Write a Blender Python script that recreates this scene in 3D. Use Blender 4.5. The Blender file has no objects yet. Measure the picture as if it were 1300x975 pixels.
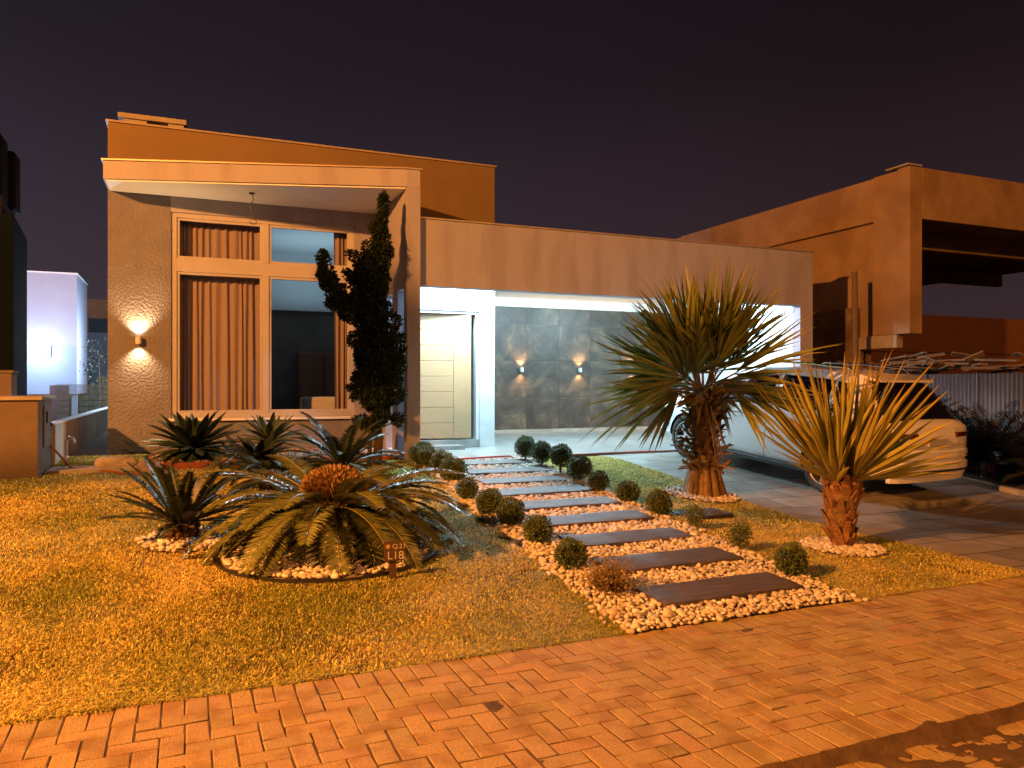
import bpy, bmesh, math, random
import numpy as np
from mathutils import Vector, Matrix
from math import sin, cos, pi, radians

SC = bpy.context.scene
COL = SC.collection
RNG = np.random.default_rng(7)
random.seed(7)

# ------------------------------------------------------------------ helpers
def smooth(a, b, x):
    t = np.clip((x - a) / (b - a), 0, 1)
    return t * t * (3 - 2 * t)

def zg(u, v):
    """height of the ground: lawn rises gently to the house, the driveway ramps up late"""
    zl = np.clip(.05 * (v - 4.27), 0, .5)
    zd = np.clip(.0957 * (v - 6.9), 0, .385)
    w = smooth(4.5, 7.5, u)
    return zl * (1 - w) + zd * w

def vnoise(x, y, seed=0):
    x = np.asarray(x, float); y = np.asarray(y, float)
    xi = np.floor(x).astype(np.int64); yi = np.floor(y).astype(np.int64)
    fx = x - xi; fy = y - yi
    fx = fx * fx * (3 - 2 * fx); fy = fy * fy * (3 - 2 * fy)
    def h(a, b):
        n = (a * 374761393 + b * 668265263 + seed * 982451653) & 0x7fffffff
        n = ((n ^ (n >> 13)) * 1274126177) & 0x7fffffff
        return ((n ^ (n >> 16)) & 0xffff) / 65535.
    return (h(xi, yi) * (1 - fx) + h(xi + 1, yi) * fx) * (1 - fy) + (h(xi, yi + 1) * (1 - fx) + h(xi + 1, yi + 1) * fx) * fy

def fbm(x, y, oct=4, seed=0):
    s = 0; a = .5; f = 1.
    for i in range(oct):
        s = s + a * vnoise(x * f + 13.7 * i, y * f - 7.1 * i, seed + i); a *= .5; f *= 2.03
    return s

def tag(o, label=None, cat=None, group=None, kind=None):
    if label: o['label'] = label
    if cat: o['category'] = cat
    if group: o['group'] = group
    if kind: o['kind'] = kind
    return o

def thing(name, label, cat, loc=(0, 0, 0), group=None, rz=0):
    o = bpy.data.objects.new(name, None); COL.objects.link(o)
    o.empty_display_size = .1
    o.location = loc; o.rotation_euler = (0, 0, rz)
    return tag(o, label, cat, group)

class MB:
    """collects shapes, then links them as one mesh object"""
    def __init__(s): s.v = []; s.f = []; s.m = []; s.c = []; s.n = 0
    def add(s, V, F, mi=0, col=None):
        V = np.asarray(V, float).reshape(-1, 3)
        s.v.append(V)
        for f in F: s.f.append(tuple(int(i) + s.n for i in f)); s.m.append(mi)
        c = np.ones((len(V), 4)); 
        if col is not None: c[:, :3] = col
        s.c.append(c); s.n += len(V)
        return s
    def box(s, x0, x1, y0, y1, z0, z1, mi=0, M=None, col=None):
        V = np.array([(x0,y0,z0),(x1,y0,z0),(x1,y1,z0),(x0,y1,z0),(x0,y0,z1),(x1,y0,z1),(x1,y1,z1),(x0,y1,z1)], float)
        if M is not None: V = np.array([tuple(M @ Vector(p)) for p in V])
        return s.add(V, [(0,3,2,1),(4,5,6,7),(0,1,5,4),(1,2,6,5),(2,3,7,6),(3,0,4,7)], mi, col)
    def prism(s, pts, z0, z1, mi=0):
        n = len(pts)
        V = [(p[0], p[1], z0) for p in pts] + [(p[0], p[1], z1) for p in pts]
        F = [tuple(range(n - 1, -1, -1)), tuple(range(n, 2 * n))] + [(i, (i+1) % n, n + (i+1) % n, n + i) for i in range(n)]
        return s.add(V, F, mi)
    def tube(s, pts, r, n=8, mi=0, cap=True, col=None):
        pts = np.asarray(pts, float); k = len(pts)
        r = np.full(k, r, float) if np.isscalar(r) else np.asarray(r, float)
        T = np.gradient(pts, axis=0); T /= np.linalg.norm(T, axis=1)[:, None] + 1e-9
        a = np.array([0, 0, 1.]) if abs(T[0, 2]) < .9 else np.array([1., 0, 0])
        V = []
        for i in range(k):
            S = np.cross(T[i], a); S /= np.linalg.norm(S) + 1e-9
            N = np.cross(S, T[i]); a = N
            for j in range(n):
                t = 2 * pi * j / n
                V.append(pts[i] + r[i] * (cos(t) * S + sin(t) * N))
        F = [(i*n+j, i*n+(j+1) % n, (i+1)*n+(j+1) % n, (i+1)*n+j) for i in range(k-1) for j in range(n)]
        if cap: F += [tuple(range(n-1, -1, -1)), tuple(range((k-1)*n, k*n))]
        return s.add(V, F, mi, col)
    def lathe(s, prof, n=24, M=None, mi=0, cap=True):
        V = []; k = len(prof)
        for r, z in prof:
            for j in range(n):
                p = Vector((r*cos(2*pi*j/n), r*sin(2*pi*j/n), z))
                V.append(tuple(M @ p) if M is not None else tuple(p))
        F = [(i*n+j, i*n+(j+1) % n, (i+1)*n+(j+1) % n, (i+1)*n+j) for i in range(k-1) for j in range(n)]
        if cap: F += [tuple(range(n-1, -1, -1)), tuple(range((k-1)*n, k*n))]
        return s.add(V, F, mi)
    def build(s, name, mat, parent=None, origin=None, smooth=False, bevel=0, colors=False):
        V = np.concatenate(s.v)
        o0 = np.array(origin if origin is not None else (root_loc(parent) if parent else (0, 0, 0)), float)
        me = bpy.data.meshes.new(name)
        me.from_pydata((V - o0).tolist(), [], s.f)
        mats = mat if isinstance(mat, (list, tuple)) else [mat]
        for m in mats: me.materials.append(m)
        if len(mats) > 1: me.polygons.foreach_set('material_index', s.m)
        if smooth: me.polygons.foreach_set('use_smooth', [True] * len(me.polygons))
        if colors:
            ca = me.color_attributes.new('Col', 'FLOAT_COLOR', 'POINT')
            ca.data.foreach_set('color', np.concatenate(s.c).ravel())
        me.update()
        o = bpy.data.objects.new(name, me); COL.objects.link(o)
        if parent: o.parent = parent
        else: o.location = o0
        if bevel:
            b = o.modifiers.new('bevel', 'BEVEL'); b.width = bevel; b.segments = 2; b.limit_method = 'ANGLE'; b.harden_normals = False
        return o

def root_loc(o):
    v = Vector((0, 0, 0))
    while o is not None:
        v = v + o.location; o = o.parent
    return tuple(v)

def mesh_np(name, V, F, mat, colors=None, smooth=False, origin=(0, 0, 0), parent=None):
    V = np.asarray(V, np.float32) - np.asarray(origin, np.float32); F = np.asarray(F, np.int32)
    me = bpy.data.meshes.new(name)
    me.vertices.add(len(V)); me.vertices.foreach_set('co', V.ravel())
    k = F.shape[1]
    me.loops.add(F.size); me.loops.foreach_set('vertex_index', F.ravel())
    me.polygons.add(len(F)); me.polygons.foreach_set('loop_start', np.arange(0, F.size, k, dtype=np.int32))
    me.materials.append(mat)
    me.polygons.foreach_set('use_smooth', np.full(len(F), bool(smooth)))
    if colors is not None:
        c = np.ones((len(V), 4), np.float32); c[:, :3] = colors
        ca = me.color_attributes.new('Col', 'FLOAT_COLOR', 'POINT'); ca.data.foreach_set('color', c.ravel())
    me.update(calc_edges=True); me.validate()
    o = bpy.data.objects.new(name, me); COL.objects.link(o)
    if parent: o.parent = parent
    else: o.location = origin
    return o

# ------------------------------------------------------------------ materials
def new_mat(name):
    m = bpy.data.materials.new(name); m.use_nodes = True
    nt = m.node_tree; nt.nodes.clear()
    out = nt.nodes.new('ShaderNodeOutputMaterial')
    return m, nt, out

def mat(name, c1, c2=None, scale=4., rough=.7, bump=0., bscale=60., metal=0., spec=.5, detail=6., col_attr=False, coat=0., stretch=None, rlo=.4, rhi=.65, translucent=0., space='Position', c3=None, c3scale=1.2):
    m, nt, out = new_mat(name); N = nt.nodes; L = nt.links
    p = N.new('ShaderNodeBsdfPrincipled')
    p.inputs['Roughness'].default_value = rough; p.inputs['Metallic'].default_value = metal
    p.inputs['Specular IOR Level'].default_value = spec; p.inputs['Coat Weight'].default_value = coat
    p.inputs['Base Color'].default_value = (*c1, 1)
    if space == 'Position': src = N.new('ShaderNodeNewGeometry').outputs['Position']
    else: src = N.new('ShaderNodeTexCoord').outputs['Object']
    if stretch:
        mp = N.new('ShaderNodeMapping'); mp.inputs['Scale'].default_value = stretch
        L.new(src, mp.inputs[0]); src = mp.outputs[0]
    colsock = None
    if c2 is not None:
        n = N.new('ShaderNodeTexNoise'); n.inputs['Scale'].default_value = scale; n.inputs['Detail'].default_value = detail
        n.inputs['Roughness'].default_value = .62
        L.new(src, n.inputs['Vector'])
        r = N.new('ShaderNodeValToRGB'); r.color_ramp.elements[0].color = (*c1, 1); r.color_ramp.elements[1].color = (*c2, 1)
        r.color_ramp.elements[0].position = rlo; r.color_ramp.elements[1].position = rhi
        L.new(n.outputs['Fac'], r.inputs['Fac']); colsock = r.outputs['Color']
        if c3 is not None:
            n2 = N.new('ShaderNodeTexNoise'); n2.inputs['Scale'].default_value = c3scale; n2.inputs['Detail'].default_value = 5
            L.new(src, n2.inputs['Vector'])
            rr = N.new('ShaderNodeValToRGB'); rr.color_ramp.elements[0].position = .48; rr.color_ramp.elements[1].position = .62
            L.new(n2.outputs['Fac'], rr.inputs['Fac'])
            mx3 = N.new('ShaderNodeMix'); mx3.data_type = 'RGBA'; mx3.inputs[7].default_value = (*c3, 1)
            L.new(rr.outputs['Color'], mx3.inputs[0]); L.new(colsock, mx3.inputs[6]); colsock = mx3.outputs[2]
    if col_attr:
        a = N.new('ShaderNodeAttribute'); a.attribute_name = 'Col'
        if colsock is None: colsock = a.outputs['Color']
        else:
            mx = N.new('ShaderNodeMix'); mx.data_type = 'RGBA'; mx.blend_type = 'MULTIPLY'; mx.inputs[0].default_value = 1
            L.new(colsock, mx.inputs[6]); L.new(a.outputs['Color'], mx.inputs[7]); colsock = mx.outputs[2]
    if colsock is not None: L.new(colsock, p.inputs['Base Color'])
    if bump:
        nb = N.new('ShaderNodeTexNoise'); nb.inputs['Scale'].default_value = bscale; nb.inputs['Detail'].default_value = 5
        L.new(src, nb.inputs['Vector'])
        b = N.new('ShaderNodeBump'); b.inputs['Strength'].default_value = 1; b.inputs['Distance'].default_value = bump
        L.new(nb.outputs['Fac'], b.inputs['Height']); L.new(b.outputs['Normal'], p.inputs['Normal'])
    if translucent:
        t = N.new('ShaderNodeBsdfTranslucent')
        if colsock is not None: L.new(colsock, t.inputs['Color'])
        else: t.inputs['Color'].default_value = (*c1, 1)
        ms = N.new('ShaderNodeMixShader'); ms.inputs[0].default_value = translucent
        L.new(p.outputs[0], ms.inputs[1]); L.new(t.outputs[0], ms.inputs[2]); L.new(ms.outputs[0], out.inputs[0])
    else: L.new(p.outputs[0], out.inputs[0])
    return m

def emit(name, c, s):
    m, nt, out = new_mat(name)
    e = nt.nodes.new('ShaderNodeEmission'); e.inputs[0].default_value = (*c, 1); e.inputs[1].default_value = s
    nt.links.new(e.outputs[0], out.inputs[0]); return m

def glass(name, tint=(1, 1, 1), refl=1.0):
    m, nt, out = new_mat(name); N = nt.nodes; L = nt.links
    t = N.new('ShaderNodeBsdfTransparent'); t.inputs[0].default_value = (*tint, 1)
    g = N.new('ShaderNodeBsdfGlossy'); g.inputs['Roughness'].default_value = .01
    f = N.new('ShaderNodeFresnel'); f.inputs[0].default_value = 1.5
    k = N.new('ShaderNodeMath'); k.operation = 'MULTIPLY'
    gb_ = N.new('ShaderNodeNewGeometry'); inv = N.new('ShaderNodeMath'); inv.operation = 'SUBTRACT'; inv.inputs[0].default_value = refl
    L.new(gb_.outputs['Backfacing'], inv.inputs[1]); L.new(inv.outputs[0], k.inputs[1]); inv.use_clamp = True
    L.new(f.outputs[0], k.inputs[0])
    x = N.new('ShaderNodeMixShader'); L.new(k.outputs[0], x.inputs[0]); L.new(t.outputs[0], x.inputs[1]); L.new(g.outputs[0], x.inputs[2])
    L.new(x.outputs[0], out.inputs[0]); return m

M = {}
M['stucco'] = mat('stucco', (.15, .145, .165), (.18, .175, .195), 3, .85, .024, 24)
M['paint'] = mat('paint', (.31, .305, .37), (.335, .33, .40), 1.6, .8, .002, 140, stretch=(1, 1, .22), c3=(.27, .26, .31), c3scale=2.6)
M['paint_dark'] = mat('paint_dark', (.17, .115, .05), (.19, .13, .06), 1.5, .8, .002, 140)
M['white'] = mat('white', (.58, .58, .57), (.62, .62, .61), 3, .6, .0015, 120)
M['soffit'] = mat('soffit', (.84, .83, .82), (.87, .86, .85), 3, .7)
M['white_rough'] = mat('white_rough', (.55, .56, .56), (.62, .63, .62), 3, .7, .006, 45)
M['flashing'] = mat('flashing', (.36, .3, .25), (.3, .25, .2), 8, .45, metal=.3)
M['frame'] = mat('frame', (.36, .35, .36), (.39, .38, .39), 5, .4)
M['glass'] = glass('glass', (.97, .98, .99))
M['wood_door'] = mat('wood_door', (.34, .215, .11), (.40, .265, .145), 9, .45, .001, 40, stretch=(1, 1, 9), rlo=.3, rhi=.7)
M['black'] = mat('black', (.008, .008, .010), rough=.8, spec=.05)
M['dark_metal'] = mat('dark_metal', (.05, .05, .05), rough=.4, metal=.8)
M['steel'] = mat('steel', (.55, .55, .55), rough=.25, metal=1)
M['curtain'] = mat('curtain', (.29, .225, .215), (.34, .26, .245), 30, .9, translucent=.12)
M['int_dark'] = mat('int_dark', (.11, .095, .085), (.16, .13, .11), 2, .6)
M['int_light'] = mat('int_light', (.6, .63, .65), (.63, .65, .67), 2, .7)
M['int_wood'] = mat('int_wood', (.16, .07, .035), (.22, .1, .05), 7, .5, stretch=(1, 1, 8))
M['fabric_pale'] = mat('fabric_pale', (.45, .45, .45), (.52, .52, .52), 20, .9)
M['concrete'] = mat('concrete', (.3, .27, .22), (.38, .34, .28), 3, .85, .006, 30, c3=(.25, .22, .18))
M['raw_render'] = mat('raw_render', (.29, .195, .11), (.36, .245, .14), 2.2, .9, .008, 25, c3=(.24, .155, .085), c3scale=.8)
M['brick_wall'] = mat('brick_wall', (.13, .09, .05), (.24, .18, .11), 6, .9, .02, 14, c3=(.1, .06, .035))
M['red_wall'] = mat('red_wall', (.2, .085, .04), (.23, .1, .045), 2, .85, .004, 30)
M['boundary'] = mat('boundary', (.5, .47, .44), (.42, .4, .37), 2.5, .85, .006, 30, c3=(.36, .33, .3))
M['cabinet'] = mat('cabinet', (.12, .09, .07), (.145, .11, .085), 3, .85, .006, 30)
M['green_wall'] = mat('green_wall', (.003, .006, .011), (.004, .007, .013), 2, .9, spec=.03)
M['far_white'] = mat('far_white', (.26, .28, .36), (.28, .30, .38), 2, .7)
M['corrugated'] = mat('corrugated', (.05, .058, .08), (.065, .072, .095), 4, .55, metal=.2)
M['plank'] = mat('plank', (.1, .075, .05), (.2, .15, .1), 7, .85, .004, 30, space='Object', stretch=(.6, 8, 8))
M['fence_wood'] = mat('fence_wood', (.2, .15, .08), (.26, .2, .11), 5, .8)
M['umbrella'] = mat('umbrella', (.02, .035, .035), (.03, .045, .045), 8, .9)
M['cloth_red'] = mat('cloth_red', (.06, .025, .02), (.09, .035, .03), 6, .8)
M['soil'] = mat('soil', (.05, .032, .015), (.085, .055, .025), 8, .95, .012, 40)
M['lawn_base'] = mat('lawn_base', (.1, .08, .03), (.16, .125, .05), 7, .95, .02, 50)
M['grass'] = mat('grass', (1, 1, 1), rough=.6, col_attr=True, translucent=.25, spec=.25)
M['pebble'] = mat('pebble', (1, 1, 1), (.78, .76, .72), 22, .55, .002, 60, col_attr=True)
M['gravel_bed'] = mat('gravel_bed', (.16, .13, .09), (.26, .21, .15), 40, .95, .02, 50)
M['paver'] = mat('paver', (1, .98, .95), (.58, .54, .48), 70, .88, .006, 110, col_attr=True, c3=(.6, .52, .42), c3scale=5, rlo=.3, rhi=.75)
M['dirt'] = mat('dirt', (.07, .042, .022), (.12, .075, .04), 10, .95, .006, 70)
M['slab'] = mat('slab', (.075, .058, .055), (.15, .115, .105), 5, .62, .006, 26, stretch=(1.2, 9, 9), c3=(.06, .047, .046), c3scale=2.5)
M['edging'] = mat('edging', (.02, .02, .022), rough=.4)
M['red_brick'] = mat('red_brick', (.25, .07, .03), (.32, .1, .045), 9, .85, .004, 40)
M['rock'] = mat('rock', (.2, .17, .13), (.36, .31, .25), 6, .85, .02, 14)
M['hose_red'] = mat('hose_red', (.42, .07, .03), rough=.4)
M['hose_brown'] = mat('hose_brown', (.32, .1, .04), rough=.4)
M['pvc'] = mat('pvc', (.6, .62, .65), rough=.35)
M['sign_wood'] = mat('sign_wood', (.06, .03, .016), (.085, .042, .022), 9, .55, stretch=(3, 3, 12))
M['sign_text'] = mat('sign_text', (.5, .43, .32), rough=.6)
M['sign_gold'] = mat('sign_gold', (.45, .25, .06), rough=.5)
M['cycad'] = mat('cycad', (.125, .145, .035), (.18, .19, .05), 9, .28, col_attr=True, spec=.6, translucent=.06)
M['cycad_dark'] = mat('cycad_dark', (.02, .034, .016), (.032, .048, .02), 9, .4, col_attr=True, spec=.4)
M['cone'] = mat('cone', (.34, .21, .07), (.2, .11, .035), 14, .9, col_attr=True)
M['fibre'] = mat('fibre', (.075, .04, .02), (.13, .075, .035), 12, .95, .02, 40)
M['palm_leaf'] = mat('palm_leaf', (.17, .22, .04), (.25, .27, .06), 5, .42, col_attr=True, spec=.5, translucent=.15)
M['palm_leaf_gold'] = mat('palm_leaf_gold', (.31, .30, .06), (.42, .38, .08), 5, .45, col_attr=True, spec=.5, translucent=.15)
M['palm_trunk'] = mat('palm_trunk', (.17, .105, .045), (.30, .19, .085), 14, .85, .012, 45, col_attr=True)
M['brom'] = mat('brom', (.022, .038, .022), (.036, .055, .032), 6, .38, col_attr=True, spec=.45)
M['brom_pale'] = mat('brom_pale', (.05, .08, .045), (.09, .12, .07), 6, .38, col_attr=True, spec=.45)
M['box_leaf'] = mat('box_leaf', (.075, .11, .028), (.12, .16, .042), 12, .42, col_attr=True, spec=.45, translucent=.1)
M['juniper'] = mat('juniper', (.012, .022, .009), (.022, .036, .014), 9, .65, col_attr=True, spec=.2)
M['bark'] = mat('bark', (.07, .045, .028), (.13, .085, .05), 14, .9, .01, 50)
M['dry_leaf'] = mat('dry_leaf', (.19, .135, .05), (.27, .19, .075), 14, .8, col_attr=True, translucent=.1)
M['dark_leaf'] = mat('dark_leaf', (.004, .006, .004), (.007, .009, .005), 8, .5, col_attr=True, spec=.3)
M['tree_leaf'] = mat('tree_leaf', (.06, .075, .04), (.09, .1, .06), 8, .6, col_attr=True)
M['car_paint'] = mat('car_paint', (.78, .79, .8), rough=.28, coat=1.0)
M['car_dark'] = mat('car_dark', (.012, .012, .013), rough=.5)
M['car_glass'] = mat('car_glass', (.006, .006, .007), rough=.04, spec=.6)
M['tyre'] = mat('tyre', (.016, .016, .017), rough=.75, bump=.002, bscale=60)
M['rim'] = mat('rim', (.62, .62, .63), rough=.28, metal=.85)
M['tail'] = mat('tail', (.1, .008, .006), rough=.12, coat=1)
M['plate'] = mat('plate', (.45, .45, .44), rough=.4)
M['chrome'] = mat('chrome', (.75, .75, .75), rough=.12, metal=1)
M['lamp_cool'] = emit('lamp_cool', (.78, .93, 1), 22)
M['lamp_warm'] = emit('lamp_warm', (1, .72, .4), 40)
M['flood'] = emit('flood', (.8, .92, 1), 90)

def tile_mat(name, c1, c2, size, joint, jc, rough=.35, off=(0, 0), brick=0.0, h=None, bump=.0):
    m, nt, out = new_mat(name); N = nt.nodes; L = nt.links
    p = N.new('ShaderNodeBsdfPrincipled'); p.inputs['Roughness'].default_value = rough
    g = N.new('ShaderNodeNewGeometry')
    mp = N.new('ShaderNodeMapping'); mp.inputs['Location'].default_value = (off[0], off[1], 0)
    L.new(g.outputs['Position'], mp.inputs[0])
    b = N.new('ShaderNodeTexBrick'); b.offset = brick; b.inputs['Scale'].default_value = 1
    b.inputs['Brick Width'].default_value = size; b.inputs['Row Height'].default_value = h or size; b.inputs['Mortar Size'].default_value = joint
    b.inputs['Color1'].default_value = (*c1, 1); b.inputs['Color2'].default_value = (*c2, 1); b.inputs['Mortar'].default_value = (*jc, 1)
    L.new(mp.outputs[0], b.inputs['Vector'])
    n = N.new('ShaderNodeTexNoise'); n.inputs['Scale'].default_value = 3; n.inputs['Detail'].default_value = 7
    L.new(g.outputs['Position'], n.inputs['Vector'])
    r = N.new('ShaderNodeValToRGB'); r.color_ramp.elements[0].color = (.7, .7, .7, 1); r.color_ramp.elements[0].position = .35; r.color_ramp.elements[1].position = .65
    L.new(n.outputs['Fac'], r.inputs['Fac'])
    x = N.new('ShaderNodeMix'); x.data_type = 'RGBA'; x.blend_type = 'MULTIPLY'; x.inputs[0].default_value = 1
    L.new(b.outputs['Color'], x.inputs[6]); L.new(r.outputs['Color'], x.inputs[7]); L.new(x.outputs[2], p.inputs['Base Color'])
    bp = N.new('ShaderNodeBump'); bp.inputs['Distance'].default_value = .006; bp.inputs['Strength'].default_value = 1; bp.invert = True
    L.new(b.outputs['Fac'], bp.inputs['Height']); L.new(bp.outputs[0], p.inputs['Normal'])
    L.new(p.outputs[0], out.inputs[0]); return m
M['porch_tile'] = tile_mat('porch_tile', (.30, .30, .28), (.33, .325, .305), .9, .006, (.3, .3, .28), .3)
M['drive_tile'] = tile_mat('drive_tile', (.24, .22, .19), (.32, .29, .25), 1.0, .012, (.1, .09, .075), .6, brick=.5, h=.5)
# dark cladding tile with pale veils
def clad_mat():
    m, nt, out = new_mat('cladding'); N = nt.nodes; L = nt.links
    p = N.new('ShaderNodeBsdfPrincipled'); p.inputs['Roughness'].default_value = .42
    g = N.new('ShaderNodeNewGeometry')
    a = N.new('ShaderNodeAttribute'); a.attribute_name = 'Col'
    va = N.new('ShaderNodeVectorMath'); va.operation = 'MULTIPLY_ADD'; va.inputs[1].default_value = (9, 9, 9)
    L.new(a.outputs['Color'], va.inputs[0]); L.new(g.outputs['Position'], va.inputs[2])
    n = N.new('ShaderNodeTexNoise'); n.inputs['Scale'].default_value = 1.5; n.inputs['Detail'].default_value = 9; n.inputs['Roughness'].default_value = .68; n.inputs['Distortion'].default_value = 1.2
    L.new(va.outputs[0], n.inputs['Vector'])
    r = N.new('ShaderNodeValToRGB'); e = r.color_ramp.elements
    e[0].position = .36; e[0].color = (.026, .019, .013, 1); e[1].position = .70; e[1].color = (.16, .105, .06, 1)
    x = e.new(.52); x.color = (.056, .043, .031, 1)
    L.new(n.outputs['Fac'], r.inputs['Fac']); L.new(r.outputs['Color'], p.inputs['Base Color'])
    L.new(p.outputs[0], out.inputs[0]); return m
M['cladding'] = clad_mat()

# ------------------------------------------------------------------ terrain
def grid(name, u0, u1, v0, v1, step, mat_, z, keep=None, label=None, kind='structure', tagname=None):
    nu = int(round((u1 - u0) / step)) + 1; nv = int(round((v1 - v0) / step)) + 1
    U, V = np.meshgrid(np.linspace(u0, u1, nu), np.linspace(v0, v1, nv), indexing='ij')
    Z = z(U, V)
    P = np.stack([U, V, Z], -1).reshape(-1, 3)
    I, J = np.meshgrid(np.arange(nu - 1), np.arange(nv - 1), indexing='ij')
    a = (I * nv + J).ravel(); F = np.stack([a, a + nv, a + nv + 1, a + 1], 1)
    if keep is not None:
        cu = P[F].mean(1)
        F = F[keep(cu[:, 0], cu[:, 1])]
    o = mesh_np(name, P, F, mat_, smooth=True); tag(o, kind=kind)
    return o

PATH_L = lambda v: 2.65 + .095 * (v - 4.27)
PATH_R = lambda v: 4.57 + .095 * (v - 4.27)
def in_house(u, v): return ((u > -1.1) & (v > 13.9)) | ((u > 3.4) & (v > 11.65) & (u < 12.6))
grid('lawn', -10, 6.6, 4.25, 30.25, .1, M['lawn_base'], lambda u, v: zg(u, v) + .012 * (fbm(u * 1.3, v * 1.3) - .5) - .02, lambda u, v: ~in_house(u, v))
grid('soil_ground', 10.9, 26.9, 4.25, 30.25, .25, M['soil'], lambda u, v: zg(u, v) + .05 * (fbm(u, v) - .5) - .0)
grid('driveway', 6.58, 10.9, 4.27, 11.71, .09, M['drive_tile'], lambda u, v: zg(u, v) + .002)
gb = MB(); gb.add([(-300, -100, -.12), (300, -100, -.12), (300, 500, -.12), (-300, 500, -.12)], [(0, 1, 2, 3)])
tag(gb.build('ground', M['soil']), kind='structure')
# drive kerb
kb = MB()
vs = np.linspace(4.3, 11.6, 40)
for a, b in zip(vs[:-1], vs[1:]):
    za, zb = zg(10.95, a), zg(10.95, b)
    kb.add([(10.9,a,za-.1),(11.02,a,za-.1),(11.02,b,zb-.1),(10.9,b,zb-.1),(10.9,a,za+.07),(11.02,a,za+.07),(11.02,b,zb+.07),(10.9,b,zb+.07)], [(0,3,2,1),(4,5,6,7),(0,1,5,4),(1,2,6,5),(2,3,7,6),(3,0,4,7)])
tag(kb.build('driveway_kerb', M['concrete']), kind='structure')

# ------------------------------------------------------------------ pavement of brick pavers
def pavers(name, cells, ztop, seed):
    r = np.random.default_rng(seed)
    C = np.array(cells, float)   # cu, cv, half_u, half_v
    n = len(C); g = .0032
    V = np.zeros((n, 12, 3)); sg = np.array([(-1, -1), (1, -1), (1, 1), (-1, 1)], float)
    ang = r.normal(0, .014, n); zj = r.normal(0, .0012, n); tx = r.normal(0, .0035, (n, 2))
    ch = .0042
    for k, (ins, dz) in enumerate([(g + ch, 0), (g, -ch), (g, -.05)]):
        hu = C[:, 2, None] - ins; hv = C[:, 3, None] - ins
        lu = sg[None, :, 0] * hu; lv = sg[None, :, 1] * hv
        lu = lu + r.normal(0, .002, lu.shape); lv = lv + r.normal(0, .002, lv.shape)
        V[:, k*4:k*4+4, 0] = C[:, 0, None] + lu * np.cos(ang)[:, None] - lv * np.sin(ang)[:, None]
        V[:, k*4:k*4+4, 1] = C[:, 1, None] + lu * np.sin(ang)[:, None] + lv * np.cos(ang)[:, None]
        V[:, k*4:k*4+4, 2] = ztop + dz + zj[:, None] + lu * tx[:, :1] + lv * tx[:, 1:]
    V[:, :, 2] += .004 * (fbm(V[:, :, 0] * .9, V[:, :, 1] * .9, 3, 5) - .5)
    q = [(0, 1, 2, 3), (4, 5, 1, 0), (5, 6, 2, 1), (6, 7, 3, 2), (7, 4, 0, 3), (8, 9, 5, 4), (9, 10, 6, 5), (10, 11, 7, 6), (11, 8, 4, 7)]
    F = (np.array(q)[None] + 12 * np.arange(n)[:, None, None]).reshape(-1, 4)
    base = np.array([.46, .35, .18])[None] * (1 + r.normal(0, .045, (n, 1))) * (1 + r.normal(0, .03, (n, 3)))
    colr = np.repeat(np.clip(base, .08, .6), 12, 0)
    return tag(mesh_np(name, V.reshape(-1, 3), F, M['paver'], colr), kind='structure')
W = .1065
cells = []
nx0, nx1 = -45, 150
nrow = 12
v_top = 4.27 - .213
for y in range(nrow):
    for x in range(nx0, nx1):
        m = (x - y) % 4
        cv = v_top - (nrow - y) * W
        if m == 0: cells.append(((x + 1) * W, cv + W / 2, W, W / 2))
        elif m == 3:
            if y + 1 < nrow: cells.append(((x + .5) * W, cv + W, W / 2, W))
            else: cells.append(((x + .5) * W, cv + W / 2, W / 2, W / 2))
        elif m == 2 and y == 0: cells.append(((x + .5) * W, cv + W / 2, W / 2, W / 2))
for x in range(nx0, nx1): cells.append(((x + .5) * W, 4.27 - W, W / 2, W))
vb = v_top - nrow * W       # 2.779
for x in range(nx0, nx1): cells.append(((x + .5) * W, vb - W, W / 2, W))
pavers('pavement', cells, 0.0, 3)
vk = vb - 2 * W             # kerb foot
cells = []
for x in range(nx0, nx1): cells.append(((x + .5) * W + .03, vk - .03 - W, W / 2, W))
for y in range(18):
    for x in range(nx0 // 2, nx1 // 2): cells.append(((x + .5 + .5 * (y % 2)) * 2 * W, vk - .03 - 2 * W - (y + .5) * W, W, W / 2))
pavers('road', cells, -.055, 4)
# joint soil under the pavers, and the earth washed over the gutter
grid('paver_bed', -5, 17, .2, 4.27, .05, M['dirt'], lambda u, v: np.where(v > vk - .05, -.0042, -.064) + .005 * (fbm(u * 5, v * 5) - .5))
def dirt_z(u, v):
    d = vk - v
    base = np.where(d < 0, -.009 - .12 * np.clip(-d - .02, 0, 1), -.003 - .0555 * smooth(-.03, .05, d))
    n = fbm(u * 3.4, v * 7.5, 5, 21) - .5
    n2 = fbm(u * 15, v * 15, 3, 33) - .5
    return base + .028 * n * smooth(-.5, .1, d) + .02 * n + .012 * n2 + .012 * (1 - smooth(.2, 2.2, u)) * (d > -.35)
grid('road_dirt', -1, 12, 1.2, 3.1, .0165, M['dirt'], dirt_z)

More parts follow.
